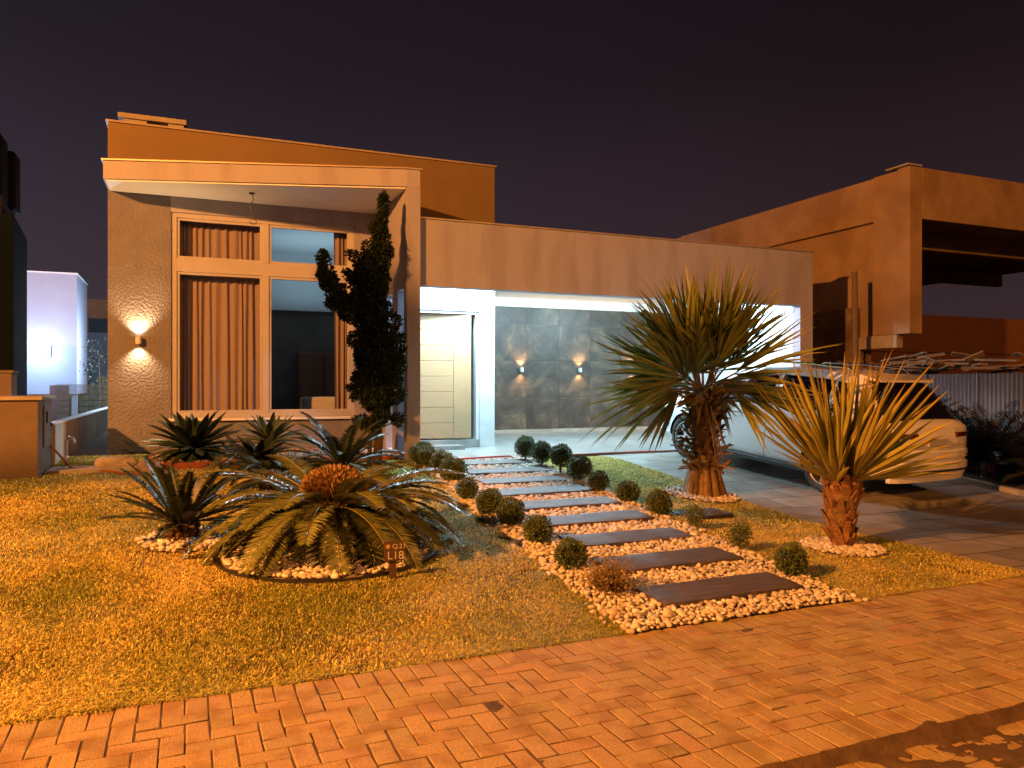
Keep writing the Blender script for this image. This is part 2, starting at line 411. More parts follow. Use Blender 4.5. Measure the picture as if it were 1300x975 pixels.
# ------------------------------------------------------------------ stones, pebbles
def ico(sub):
    bm = bmesh.new(); bmesh.ops.create_icosphere(bm, subdivisions=sub, radius=1)
    V = np.array([v.co[:] for v in bm.verts]); F = np.array([[v.index for v in f.verts] for f in bm.faces]); bm.free(); return V, F
ICO1, ICOF1 = ico(2)
def pebbles(name, pts, size, cols, seed, flat=.62, parent=None, origin=(0, 0, 0)):
    r = np.random.default_rng(seed); n = len(pts)
    temps = []
    for k in range(12):
        d = r.normal(0, 1, (4, 3)); V = ICO1.copy()
        for q in d: V += .11 * np.tanh(2 * (ICO1 @ q))[:, None] * ICO1
        temps.append(V / np.abs(V).max())
    T = np.array(temps)
    idx = r.integers(0, 12, n)
    sc = size * np.exp(r.normal(0, .22, n))
    ax = np.stack([sc * r.uniform(.85, 1.35, n), sc * r.uniform(.7, 1, n), sc * flat * r.uniform(.8, 1.2, n)], 1)
    V = T[idx] * ax[:, None, :]
    a = r.uniform(0, 2 * pi, n); tl = r.normal(0, .3, n)
    y, z = V[:, :, 1].copy(), V[:, :, 2].copy()
    V[:, :, 1] = y * np.cos(tl)[:, None] - z * np.sin(tl)[:, None]; V[:, :, 2] = y * np.sin(tl)[:, None] + z * np.cos(tl)[:, None]
    x, y = V[:, :, 0].copy(), V[:, :, 1].copy()
    V[:, :, 0] = x * np.cos(a)[:, None] - y * np.sin(a)[:, None]; V[:, :, 1] = x * np.sin(a)[:, None] + y * np.cos(a)[:, None]
    V += np.asarray(pts)[:, None, :]
    nv = len(ICO1)
    F = (ICOF1[None] + nv * np.arange(n)[:, None, None]).reshape(-1, 3)
    c = np.array(cols)[r.integers(0, len(cols), n)] * (1 + r.normal(0, .1, (n, 1)))
    o = mesh_np(name, V.reshape(-1, 3), F, M['pebble'], np.repeat(np.clip(c, 0, .95), nv, 0), smooth=True, parent=parent, origin=origin)
    return o
WHITE_P = [(.68, .62, .52), (.74, .69, .6), (.6, .53, .43), (.72, .7, .64), (.55, .46, .36), (.42, .37, .31), (.66, .6, .5), (.5, .47, .42)]
TAN_P = [(.33, .22, .15), (.4, .29, .2), (.28, .18, .13), (.45, .36, .28)]

SLABS = [(3.09 + .088 * k, 4.535 + .81 * k) for k in range(9)]
pts = []
st = .043
for layer, (off, dz) in enumerate([(0, .012), (.02, .03)]):
    for vv in np.arange(4.275, 11.62, st):
        for uu in np.arange(PATH_L(vv), PATH_R(vv), st):
            u = uu + random.uniform(-.018, .018) + off; v = vv + random.uniform(-.018, .018) + off
            if layer and random.random() < .35: continue
            ins = False
            for (a, b) in SLABS:
                if a + .01 < u < a + 1.25 and b + .005 < v < b + .395: ins = True; break
            if ins and layer: continue
            if ins: continue
            # spread heaps a little
            h = dz + .012 * (fbm(u * 5, v * 5, 2, 3))
            pts.append((u, v, float(zg(u, v)) + h))
for _ in range(260):   # strays on the lawn and the slabs' edges
    v = random.uniform(4.2, 9); side = random.random() < .5
    u = (PATH_L(v) - abs(random.gauss(0, .04))) if side else (PATH_R(v) + abs(random.gauss(0, .05)))
    pts.append((u, v, float(zg(u, v)) + .01))
tag(pebbles('path_pebbles', pts, .0235, WHITE_P, 11), label='pale rounded pebbles filling the stepping path between the slabs', cat='pebbles', kind='stuff')
def strip(name, poly_pts, mat_, dz):
    mb = MB(); V = [(p[0], p[1], float(zg(p[0], p[1])) + dz) for p in poly_pts]
    n = len(V) // 2; F = [(i, i + 1, 2 * n - 2 - i, 2 * n - 1 - i) for i in range(n - 1)]
    mb.add(V, F); return tag(mb.build(name, mat_), kind='structure')
vv = np.linspace(4.275, 11.68, 30)
strip('path_bed', [(PATH_L(v), v) for v in vv] + [(PATH_R(v), v) for v in vv[::-1]], M['gravel_bed'], .004)

ORD = ['first', 'second', 'third', 'fourth', 'fifth', 'sixth', 'seventh', 'eighth', 'ninth', 'tenth']
sl0 = None
for k, (a, b) in enumerate(SLABS):
    mb = MB(); r = random.Random(k)
    nx, ny = 26, 9; V = []
    for j in range(ny):
        for i in range(nx):
            x = 1.26 * i / (nx - 1); y = .4 * j / (ny - 1)
            ex = r.gauss(0, .003) if i in (0, nx - 1) else 0; ey = r.gauss(0, .003) if j in (0, ny - 1) else 0
            edge = min(x, 1.26 - x, y, .4 - y)
            V.append((x + ex, y + ey, .055 + .006 * (vnoise(x * 5 + k * 9, y * 16, 4) - .5) - (.006 if edge < .002 else 0)))
    top = len(V)
    F = [(j*nx+i, j*nx+i+1, (j+1)*nx+i+1, (j+1)*nx+i) for j in range(ny-1) for i in range(nx-1)]
    ring = [i for i in range(nx)] + [j*nx+nx-1 for j in range(1, ny)] + [(ny-1)*nx+i for i in range(nx-2, -1, -1)] + [j*nx for j in range(ny-2, 0, -1)]
    low = [(V[i][0], V[i][1], -.02) for i in ring]
    V += low; n = len(ring)
    F += [(top + i, top + (i+1) % n, ring[(i+1) % n], ring[i]) for i in range(n)]
    mb.add(V, F)
    o = mb.build('stepping_slab', M['slab'])
    z = float(zg(a + .6, b + .2)); o.location = (a, b, z)
    o.rotation_euler = (math.atan(.05) * .9, r.gauss(0, .004), r.gauss(0, .012))
    tag(o, 'wide dark wood-grained stepping slab, %s from the brick pavement' % ORD[k], 'paving slab', 'stepping slabs along the pebble path')
o = MB().box(0, .62, 0, .36, -.03, .03).build('stepping_slab', M['slab'], bevel=.008); o.location = (5.13, 7.02, .115); o.rotation_euler = (.04, 0, .1)
tag(o, 'short dark stone slab lying alone in the lawn between path and driveway', 'paving slab')

# beds round the plants
def disc_bed(name, cu, cv, r, mat_, dz, n=40, ry=None):
    mb = MB(); V = [(cu, cv, float(zg(cu, cv)) + dz)]
    for i in range(n):
        u = cu + r * cos(2*pi*i/n); v = cv + (ry or r) * sin(2*pi*i/n); V.append((u, v, float(zg(u, v)) + dz))
    mb.add(V, [(0, 1 + i, 1 + (i + 1) % n) for i in range(n)]); return tag(mb.build(name, mat_), kind='structure')
BEDS = [(1.17, 6.92, .93), (.03, 7.68, .42), (6.22, 8.3, .5), (5.8, 5.55, .38)]
def ring_pts(cu, cv, r, n, dz=.014, rin=0):
    out = []
    for i in range(n):
        a = random.uniform(0, 2*pi); q = math.sqrt(random.uniform((rin / r) ** 2, 1)) * r
        u, v = cu + q * cos(a), cv + q * sin(a); out.append((u, v, float(zg(u, v)) + dz + random.uniform(0, .02)))
    return out
for i, (cu, cv, r) in enumerate(BEDS): disc_bed('planting_bed', cu, cv, r, M['gravel_bed'], .006)
tag(pebbles('bed_pebbles', ring_pts(1.17, 6.92, .88, 2100), .026, WHITE_P, 21), label='pale pebbles heaped under the big coned cycad in its round bed', cat='pebbles', kind='stuff')
tag(pebbles('bed_pebbles', ring_pts(.03, 7.68, .42, 480), .026, WHITE_P, 22), label='pale pebbles round the small dark cycad at the lawn edge of the round bed', cat='pebbles', kind='stuff')
tag(pebbles('bed_pebbles', ring_pts(6.22, 8.3, .48, 620, .012, .12), .024, WHITE_P, 23), label='pale pebbles ringing the tall fan palm beside the driveway', cat='pebbles', kind='stuff')
tag(pebbles('bed_pebbles', ring_pts(5.8, 5.55, .37, 560, .012, .05), .025, WHITE_P, 24), label='pale pebbles ringing the short young fan palm in the lawn', cat='pebbles', kind='stuff')
mb = MB(); n = 72
V = []
for rr, dz in ((.945, -.02), (.945, .03), (.96, .03), (.96, -.02)):
    for i in range(n):
        u = 1.17 + rr * cos(2*pi*i/n); v = 6.92 + rr * sin(2*pi*i/n); V.append((u, v, float(zg(u, v)) + dz + .006 * sin(i * .9)))
mb.add(V, [(k*n+i, k*n+(i+1) % n, (k+1)*n+(i+1) % n, (k+1)*n+i) for k in range(3) for i in range(n)])
tag(mb.build('garden_edging', M['edging'], smooth=False), 'thin black garden edging curving round the big cycad bed', 'edging')

# raised bed at the house wall
o = thing('raised_bed', 'low raised bed with a red brick edge under the tall window', 'planting bed', (.9, 12.2, .38))
MB().box(-.55, 3.2, 12.12, 12.22, .3, .475).box(-.55, -.45, 12.22, 13.9, .3, .472).build('brick_edge', M['red_brick'], o, bevel=.01)
MB().box(-.45, 3.2, 12.22, 13.93, .3, .455).build('bed_soil', M['gravel_bed'], o)
pp = [(random.uniform(-.42, 3.15), random.uniform(12.24, 13.85), .455 + random.uniform(0, .03)) for _ in range(2600)]
q = pebbles('bed_gravel', pp, .028, TAN_P, 31, parent=o, origin=(.9, 12.2, .38)); q['kind'] = 'stuff'
def rock(name, loc, s, seed, label):
    r = np.random.default_rng(seed); V, F = ico(3); 
    for q in r.normal(0, 1, (7, 3)): V = V * (1 + .10 * np.tanh(3 * (V @ q)))[:, None]
    V = V * np.array(s)
    mb = MB(); mb.add(V + np.array(loc), F); tag(mb.build(name, M['rock'], origin=loc, smooth=True), label, 'rock')
rock('garden_rock', (-.86, 12.45, .45), (.3, .2, .11), 1, 'pale flat-topped rock at the corner of the raised bed')
rock('garden_rock', (-.42, 12.0, .44), (.16, .13, .13), 5, 'small dark rock beside the pale rock and the red brick edge')
mb = MB(); mb.box(-1.75, -.6, 12.1, 12.75, .3, .432); tag(mb.build('path_strip', M['concrete']), kind='structure')

# ------------------------------------------------------------------ grass
def lawn_grass(n, seed):
    r = np.random.default_rng(seed)
    ub = []; vb_ = []
    need = n
    while need > 0:
        u = r.uniform(-6, 6.62, need * 3); v = 4.27 + 9.6 * r.uniform(0, 1, need * 3) ** 1.55
        d = .39 * u + .92 * v; x = (.92 * u - .39 * v) / np.maximum(d, .1)
        ok = (x > -.74) & (x < .72) & (d > 2.5)
        ok &= ~in_house(u, v) & ~((u > -.57) & (v > 12.1)) & ~((u > -1.8) & (u < -.55) & (v > 12.05) & (v < 12.8))
        ok &= ~((u > PATH_L(v) - .005) & (u < PATH_R(v) + .005)) & ~((u > 3.4) & (v > 11.6))
        ok &= ~((u < -1.75) & (v > 11.8) & (v < 12.95))
        for (cu, cv, rr) in BEDS: ok &= (u - cu) ** 2 + (v - cv) ** 2 > (rr + .0) ** 2
        ok &= ~((u > 5.13) & (u < 5.75) & (v > 7.0) & (v < 7.4))
        # bare and thin patches
        ok &= r.uniform(0, 1, len(u)) < -.1 + 1.6 * fbm(u * 3.1, v * 3.1, 4, 8)
        ub.append(u[ok]); vb_.append(v[ok]); need -= ok.sum()
    u = np.concatenate(ub)[:n]; v = np.concatenate(vb_)[:n]
    far = smooth(5, 11, .39 * u + .92 * v)
    h = (.011 + .018 * r.uniform(0, 1, n) ** 1.5) * (.5 + 1.1 * fbm(u * 2.6, v * 2.6, 3, 2)) * (1 + .1 * far)
    w = (.0026 + .0014 * r.uniform(0, 1, n)) * (1 + 1.1 * far)
    a = r.uniform(0, 2 * pi, n); lean = r.uniform(.2, 2.4, n)
    dx, dy = np.cos(a), np.sin(a); sx, sy = -dy * w, dx * w
    z0 = zg(u, v) - .008
    P = np.zeros((n, 5, 3))
    P[:, 0] = np.stack([u - sx, v - sy, z0], 1); P[:, 1] = np.stack([u + sx, v + sy, z0], 1)
    mx, my, mz = u + dx * h * lean * .35, v + dy * h * lean * .35, z0 + h * .65
    P[:, 2] = np.stack([mx + sx * .8, my + sy * .8, mz], 1); P[:, 3] = np.stack([mx - sx * .8, my - sy * .8, mz], 1)
    P[:, 4] = np.stack([u + dx * h * lean, v + dy * h * lean, z0 + h * (1.05 - .22 * lean)], 1)
    b = 5 * np.arange(n)[:, None]
    F = np.concatenate([b + np.array([[0, 1, 2]]), b + np.array([[0, 2, 3]]), b + np.array([[3, 2, 4]])])
    dry = np.clip(fbm(u * 1.1, v * 1.1, 5, 14) * 2.0 - .5 + r.normal(0, .3, n), 0, 1)[:, None]
    c = (1 - dry) * np.array([[.30, .34, .06]]) + dry * np.array([[.88, .68, .22]])
    c = c * np.exp(r.normal(-.05, .38, (n, 1)))
    c = np.repeat(np.clip(c, .01, .92), 5, 0)
    return tag(mesh_np('grass', P.reshape(-1, 3), F, M['grass'], c, smooth=True), 'short half-dry grass of the front lawn', 'grass', kind='stuff')
lawn_grass(430000, 2)

# ------------------------------------------------------------------ house
FZ = .40
H = thing('house', 'modern single-storey house with a tall glazed left volume and a long flat porch beam', 'house', (3.46, 12, FZ))
VW = 13.96
# tall volume: front wall with window opening and door opening
mb = MB()
mb.box(-1.15, -.22, VW, VW + .2, .2, 4.757)
mb.build('wall', M['stucco'], H)
mb = MB()
mb.box(-.22, 3.25, VW + .002, VW + .2, .2, 1.045)
mb.build('wall', M['stucco'], H)
mb = MB()
mb.box(-.22, 3.25, VW, VW + .2, 4.48, 4.757).box(2.84, 3.25, VW, VW + .2, 1.045, 4.48)
mb.build('wall', M['paint'], H)
# door wall: lintel and pillar (white)
mb = MB()
mb.box(3.46, 5.557, VW, VW + .25, 3.03, 3.90)
mb.box(5.25, 5.557, VW, VW + .25, .2, 3.03)
mb.box(5.307, 5.557, VW + .25, 18.0, .2, 3.9)
mb.build('wall', M['white_rough'], H)
# upper box
mb = MB(); mb.box(-1.15, 5.557, VW + .003, VW + .22, 4.757, 5.85).box(5.337, 5.557, VW + .22, 19, 3.9, 5.85).box(-1.15, -.95, VW + .22, 19, .2, 5.85).box(-.95, 5.337, 18.8, 19, .2, 5.85)
mb.box(3.46, 5.557, VW + .003, VW + .25, 3.9, 4.757)
mb.box(-.95, 5.337, VW + .22, 18.8, 5.6, 5.7)
mb.build('parapet', M['paint_dark'], H)
mb = MB(); mb.box(-1.18, 5.59, VW - .03, VW + .25, 5.85, 5.88).box(-1.18, -.92, VW + .25, 19, 5.85, 5.88).box(5.3, 5.59, VW + .25, 19, 5.85, 5.88)
mb.build('coping', M['flashing'], H)
# wedge canopy and column wall
CAN = [(-1.156, 13.26), (3.246, 11.914), (3.461, 11.90), (3.461, VW - .003), (-1.15, VW - .003)]
MB().prism(CAN, 4.757, 5.035).build('canopy', M['paint'], H, bevel=.006)
MB().prism([(-1.12, 13.29), (3.24, 11.96), (3.24, VW - .01), (-1.12, VW - .01)], 4.735, 4.754).build('soffit', M['soffit'], H)
MB().prism([(-1.18, 13.235), (3.246, 11.885), (3.485, 11.875), (3.485, VW - .04), (-1.18, VW - .04)], 5.037, 5.06).build('coping', M['flashing'], H)
mb = MB()
SL = [(12.12, 12.5), (12.87, 13.33)]
segs = [(11.905, 12.12), (12.5, 12.87), (13.33, VW - .003)]
for a, b in segs: mb.box(3.246, 3.461, a, b, .2, 4.757)
for a, b in SL: mb.box(3.246, 3.461, a, b, .2, .5).box(3.246, 3.461, a, b, 3.16, 4.757)
mb.build('column_wall', M['paint'], H)
# low porch front: beam, right end, garage shell
BX = 11.40
mb = MB(); mb.box(3.463, 11.73, 12.0, 12.22, 3.204, 4.29).box(BX, 11.73, 12.0, 12.22, .1, 3.204)
mb.build('beam', M['paint'], H, bevel=.005)
MB().box(3.463, 11.76, 11.975, 12.25, 4.292, 4.315).build('coping', M['flashing'], H)
RW = [(BX + .02, 12.222), (11.73, 12.222), (13.0, 18.06), (12.75, 18.06)]
MB().prism(RW, .1, 4.25).build('wall', M['white'], H)
MB().box(5.557, 13.0, 18.06, 18.3, .1, 4.25).build('wall', M['white'], H)
MB().prism([(3.463, 12.222), (11.45, 12.222), (12.76, 18.05), (5.56, 18.05), (5.56, VW - .002), (3.463, VW - .002)], 3.81, 3.9).build('ceiling', M['white'], H)
MB().prism([(3.463, 12.222), (11.73, 12.222), (13.0, 18.3), (5.56, 18.3), (5.56, VW + .26), (3.463, VW - .002)], 3.95, 4.05).build('roof', M['concrete'], H)
mb = MB()
for i, (d, z0, z1) in enumerate([(.05, 3.60, 3.66), (.09, 3.66, 3.72), (.14, 3.72, 3.81)]): mb.box(5.56, 12.74, 18.06 - d, 18.057 - (i * .001), z0, z1)
mb.build('moulding', M['white'], H)
mb = MB()
r = np.random.default_rng(4)
us = [5.56] + [8.06 + .93 * k for k in range(-2, 6)] + [12.72]; zs = [.47, 1.31, 2.235, 3.165, 3.6]
for a, b in zip(us[:-1], us[1:]):
    for c, d in zip(zs[:-1], zs[1:]): mb.box(a + .0025, b - .0025, 18.04, 18.059, c + .0025, d - .0025, col=r.uniform(0, 1, 3))
mb.build('tile_cladding', M['cladding'], H, colors=True)
MB().box(5.56, 12.72, 18.03, 18.058, .4, .468).build('skirting', M['concrete'], H)
# door
MB().box(3.48, 5.24, VW + .02, VW + 1.2, .3, .55).box(3.6, 4.8, 13.55, VW + .018, .3, .475).build('door_step', M['porch_tile'], H)
MB().box(5.19, 5.25, VW + .05, VW + .2, .55, 3.03).box(3.48, 5.19, VW + .05, VW + .2, 2.975, 3.03).build('door_frame', M['white'], H)
hinge = Vector((5.10, VW + .10, 0)); R_ = Matrix.Translation(hinge) @ Matrix.Rotation(radians(-9), 4, 'Z')
mb = MB(); z0, z1 = .575, 2.965
mb.box(-.34, 0, -.03, .03, z0, z1, M=R_)
nb = 8
for k in range(nb):
    a = z0 + (z1 - z0) * k / nb; b = z0 + (z1 - z0) * (k + 1) / nb
    mb.box(-1.58, -.346, -.026, .026, a + .004, b - .004, M=R_)
mb.box(-1.58, -.01, -.012, .012, z0, z1, M=R_)
D = mb.build('door', M['wood_door'], H, bevel=.004)
MB().box(-.002, .003, -.024, .024, 1.5, 1.62, M=R_).build('latch', M['steel'], D)
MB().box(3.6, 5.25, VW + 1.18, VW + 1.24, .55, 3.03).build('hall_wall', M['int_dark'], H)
# window
wu0, wu1 = -.22, 2.84
WIN = MB()
y0, y1 = VW + .03, VW + .13
Fm = MB()
Fm.box(wu0, wu0 + .09, y0, y1, 1.045, 4.48).box(wu1 - .09, wu1, y0, y1, 1.045, 4.48)
Fm.box(wu0 + .09, wu1 - .09, y0, y1, 4.40, 4.48).box(wu0 + .09, wu1 - .09, y0, y1, 1.045, 1.13)
Fm.box(wu0 + .09, wu1 - .09, y0, y1, 3.50, 3.72).box(1.24, 1.34, y0 - .004, y1, 1.13, 3.50).box(1.24, 1.34, y0 - .004, y1, 3.72, 4.40)
# inner sash
for a, b in ((wu0 + .09, 1.24), (1.34, wu1 - .09)):
    for c, d in ((1.13, 3.50), (3.72, 4.40)):
        w = .045
        Fm.box(a, a + w, y0 + .02, y1 - .02, c, d).box(b - w, b, y0 + .02, y1 - .02, c, d).box(a + w, b - w, y0 + .02, y1 - .02, c, c + w).box(a + w, b - w, y0 + .02, y1 - .02, d - w, d)
win = Fm.build('window', M['frame'], H, bevel=.004)
Gm = MB()
for a, b in ((wu0 + .13, 1.2), (1.38, wu1 - .13)):
    for c, d in ((1.17, 3.46), (3.76, 4.36)): Gm.box(a, b, y0 + .046, y0 + .052, c, d)
Gm.build('pane', M['glass'], win)
MB().box(wu0 - .04, wu1 + .04, VW - .07, VW + .03, 1.0, 1.045).build('sill', M['white'], win, bevel=.004)
# room behind
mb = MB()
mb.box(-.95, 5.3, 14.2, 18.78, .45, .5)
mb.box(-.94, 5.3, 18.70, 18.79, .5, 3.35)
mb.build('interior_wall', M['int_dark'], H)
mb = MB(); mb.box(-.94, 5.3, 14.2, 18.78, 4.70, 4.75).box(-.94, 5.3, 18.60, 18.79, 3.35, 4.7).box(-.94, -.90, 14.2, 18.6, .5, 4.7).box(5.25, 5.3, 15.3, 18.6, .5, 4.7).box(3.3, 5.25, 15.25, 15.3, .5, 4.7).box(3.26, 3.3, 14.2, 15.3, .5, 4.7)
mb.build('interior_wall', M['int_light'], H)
MB().lathe([(.13, 4.68), (.13, 4.699)], 24, Matrix.Translation((1.65, 15.6, 0))).build('ceiling_lamp', M['white'], H)
# chimney block on the roof
mb = MB(); mb.box(-1.08, .02, 15.0, 15.8, 6.27, 6.36)
for a, b in ((-1.0, -.62), (-.28, -.02)): mb.box(a, b, 15.05, 15.75, 5.7, 6.27)
mb.build('chimney', M['concrete'], H, bevel=.01)

tag(MB().prism([(3.463, 11.71), (11.39, 11.71), (11.41, 12.2), (12.72, 18.03), (5.56, 18.03), (5.56, VW), (3.463, VW)], .05, FZ).build('porch_floor', M['porch_tile']), kind='structure')

# pendant wire
o = thing('pendant_cable', 'bare lamp cable dangling from the white soffit above the window', 'cable', (1.0, 13.2, 4.735))
MB().lathe([(.045, 4.715), (.045, 4.735)], 16, Matrix.Translation((1.0, 13.2, 0))).build('ceiling_plate', M['dark_metal'], o)
t = np.linspace(0, 1, 20)
MB().tube(np.stack([1.0 + .02 * np.sin(t * 9), 13.2 + 0 * t, 4.72 - .42 * t], 1), .007, 6).build('wire', M['dark_metal'], o)
t = np.linspace(0, 1.6 * pi, 16)
MB().tube(np.stack([1.02 + .05 * np.sin(t), 13.2 + 0 * t, 4.27 + .045 * np.cos(t)], 1), .006, 6).build('loop', M['dark_metal'], o)

# curtains
def curtain(u0, u1, z0, z1, v, waves, amp, label):
    nu = int((u1 - u0) * 160); nz = 10
    us = np.linspace(0, 1, nu)
    r = np.random.default_rng(int(u0 * 100) + 500)
    kn = np.cumsum(np.concatenate([[0], r.uniform(.35, 1.65, waves)])); ph = np.interp(us * kn[-1], kn, np.arange(waves + 1)) * 2 * pi
    am = np.interp(ph / (2 * pi), np.arange(waves + 1), r.uniform(.45, 1.5, waves + 1)); prof = np.sin(ph) * amp * am
    V = []
    for j in range(nz):
        z = z0 + (z1 - z0) * j / (nz - 1); s = 1 + .18 * (1 - j / (nz - 1))
        V += [(u0 + (u1 - u0) * us[i] + .012 * sin(ph[i] * .5 + z), v + prof[i] * s, z) for i in range(nu)]
    F = [(j*nu+i, j*nu+i+1, (j+1)*nu+i+1, (j+1)*nu+i) for j in range(nz-1) for i in range(nu-1)]
    o = MB().add(V, F).build('curtain', M['curtain'], origin=((u0+u1)/2, v, z1), smooth=True)
    s_ = o.modifiers.new('thick', 'SOLIDIFY'); s_.thickness = .004
    tag(o, label, 'curtain', 'brown curtains inside the tall window')
curtain(-.3, 1.27, .55, 4.6, VW + .3, 15, .02, 'wide brown pleated curtain drawn across the half of the window nearest the wall lamp')
curtain(2.52, 2.95, .55, 4.6, VW + .3, 6, .022, 'narrow bunched brown curtain at the window edge behind the dark juniper')

# indoor furniture
o = thing('armchair', 'pale upholstered armchair seen inside through the tall window', 'armchair', (2.35, 15.3, .5))
MB().box(2.0, 2.7, 15.0, 15.7, .75, .95).build('seat', M['fabric_pale'], o, bevel=.05)
MB().box(2.02, 2.68, 14.92, 15.08, .9, 1.38).build('backrest', M['fabric_pale'], o, bevel=.05)
for a in (2.06, 2.64):
    for b in (15.02, 15.66): MB().tube([(a, b, .5), (a, b, .78)], .02, 8).build('leg', M['dark_metal'], o)
o = thing('wardrobe', 'reddish wooden cabinet against the far wall of the living room', 'cabinet', (3.4, 18.4, .5))
MB().box(2.4, 3.5, 18.2, 18.69, .5, 2.35).build('body', M['int_wood'], o, bevel=.01)
for a in (2.43, 2.98): MB().box(a, a + .49, 18.17, 18.198, .55, 2.3).build('door', M['int_wood'], o, bevel=.006)

# ------------------------------------------------------------------ wall lamps
def add_light(name, kind, loc, energy, color, rot=(0, 0, 0), size=.05, spot=None, blend=.5, size_y=None):
    l = bpy.data.lights.new(name, kind); l.energy = energy; l.color = color
    if kind == 'AREA':
        l.size = size; l.shape = 'DISK' if size_y is None else 'RECTANGLE'
        if size_y: l.size_y = size_y
    else: l.shadow_soft_size = size
    if spot: l.spot_size = radians(spot); l.spot_blend = blend
    o = bpy.data.objects.new(name, l); COL.objects.link(o); o.location = loc; o.rotation_euler = rot
    return o
def sconce(u, v, z, e, label):
    o = thing('wall_lamp', label, 'wall lamp', (u, v, z), 'up and down wall lamps')
    Mx = Matrix.Translation((u, v - .075, z))
    MB().lathe([(.043, -.055), (.046, -.055), (.046, .055), (.043, .055), (.040, .05), (.040, -.05)], 20, Mx).build('shade', M['white'], o, smooth=False)
    MB().box(u - .035, u + .035, v - .035, v - .001, z - .035, z + .035).build('bracket', M['white'], o)
    MB().lathe([(.038, -.048), (.038, -.044)], 16, Mx).build('lens', M['lamp_warm'], o)
    MB().lathe([(.038, .044), (.038, .048)], 16, Mx).build('lens', M['lamp_warm'], o)
    add_light('wall_lamp_light', 'SPOT', (u, v - .085, z + .062), e * 1.8, (1, .62, .28), (radians(180 - 4), 0, 0), .02, 110, .85)
    add_light('wall_lamp_light', 'SPOT', (u, v - .085, z - .062), e * 1.25, (1, .62, .28), (radians(4), 0, 0), .02, 110, .85)
sconce(-.70, VW, 2.33, 80, 'lit up-and-down lamp on the rough stucco wall beside the tall window')
GS = [(7.9, 'beside the white pillar'), (9.58, 'in the middle of the dark tiles'), (11.2, 'behind the tall fan palm')]
for u, w in GS: sconce(u, 18.04, 2.0, 55, 'lit up-and-down lamp on the dark tiled wall, ' + w)

# ------------------------------------------------------------------ ceiling lights of the porch
for i, (u, v, e, lab) in enumerate([(4.5, 12.5, 150, 'round lit ceiling lamp just behind the porch beam by the front door'), (4.75, 13.55, 380, 'round lit ceiling lamp close to the white lintel over the front door'), (5.3, 13.15, 760, 'round lit ceiling lamp in front of the white pillar beside the door'), (8.0, 14.4, 520, 'round lit ceiling lamp over the middle of the garage'), (10.6, 14.2, 420, 'round lit ceiling lamp near the white garage side wall')]):
    o = MB().lathe([(.11, 3.785), (.11, 3.809)], 24, Matrix.Translation((u, v, 0))).build('ceiling_lamp', M['lamp_cool'], origin=(u, v, 3.81))
    tag(o, lab, 'ceiling lamp', 'porch ceiling lamps')
    add_light('porch_light', 'POINT', (u, v, 3.66), e, (.56, .86, 1.0), size=.08)
# street lamp behind the camera, an added fill lamp and the living room light
add_light('sodium_light', 'POINT', (-9.5, 2.0, 7.5), 22000, (1.0, .335, .06), size=.15)
add_light('sodium_light', 'POINT', (8.5, -13.0, 9.0), 7000, (1.0, .335, .06), size=.15)  # added frontal fill, brightens the car tail, beam and neighbouring house
add_light('room_light', 'AREA', (2.6, 16.8, 3.3), 26, (.55, .85, 1.0), (radians(180), 0, 0), 2.5)

# ------------------------------------------------------------------ left side
o = thing('meter_cabinet', 'waist-high brown masonry meter cabinet with a small side door', 'meter cabinet', (-2.4, 12.2, .3))
MB().box(-3.6, -1.79, 11.83, 12.93, .2, 1.40).build('body', M['cabinet'], o, bevel=.012)
MB().box(-3.62, -1.74, 11.79, 12.98, 1.402, 1.45).build('cap', M['concrete'], o, bevel=.008)
d = MB().box(-1.788, -1.765, 12.15, 12.75, .75, 1.33).build('door', M['cabinet'], o, bevel=.004)
MB().box(-1.764, -1.755, 12.28, 12.36, 1.08, 1.24).build('vent', M['black'], d)
MB().box(-1.764, -1.745, 12.66, 12.69, 1.02, 1.06).build('latch', M['black'], d)
o = thing('gate_pillar', 'pale brown masonry pillar standing behind the meter cabinet', 'pillar', (-3.3, 13.6, .3))
MB().box(-4.2, -2.35, 13.3, 13.7, .2, 1.78).build('shaft', M['cabinet'], o, bevel=.01)
MB().box(-4.22, -2.33, 13.28, 13.72, 1.782, 1.82).build('cap', M['cabinet'], o)
o = thing('water_tap', 'white plastic garden tap post beside the meter cabinet', 'tap', (-1.6, 12.9, .4))
MB().tube([(-1.6, 12.9, .35), (-1.6, 12.9, .78), (-1.56, 12.86, .84), (-1.5, 12.8, .82), (-1.48, 12.78, .76)], .022, 10).build('pipe', M['pvc'], o, smooth=True)
MB().lathe([(.03, 0), (.045, .02), (.045, .05), (.02, .07)], 12, Matrix.Translation((-1.6, 12.9, .5))).build('valve', M['pvc'], o)
t = np.linspace(0, 1, 60)
hp = np.stack([-1.74 + 1.25 * t, 12.45 - .75 * t + .12 * np.sin(t * 5), np.zeros(60)], 1)
hp[:, 2] = np.maximum(.76 - 1.55 * t, zg(hp[:, 0], hp[:, 1]) + .02)
tag(MB().tube(hp, .017, 8).build('garden_hose', M['hose_brown'], smooth=True, origin=(-1.7, 12.4, .4)), 'brown garden hose drooping from the meter cabinet door onto the lawn', 'hose')
t = np.linspace(0, 1, 90)
hp = np.stack([3.75 + 6.0 * t, 11.52 + .12 * np.sin(t * 7) + .0 * t, np.zeros(90)], 1)
hp[:, 1] = np.where(t > .25, 11.66 - .03 * np.sin(t * 9), hp[:, 1])
hp[:, 1] = np.convolve(np.pad(hp[:, 1], 6, 'edge'), np.ones(13) / 13, 'valid')
hp[:, 2] = zg(hp[:, 0], hp[:, 1]) + .035 + .035 * (hp[:, 0] < 4.9)
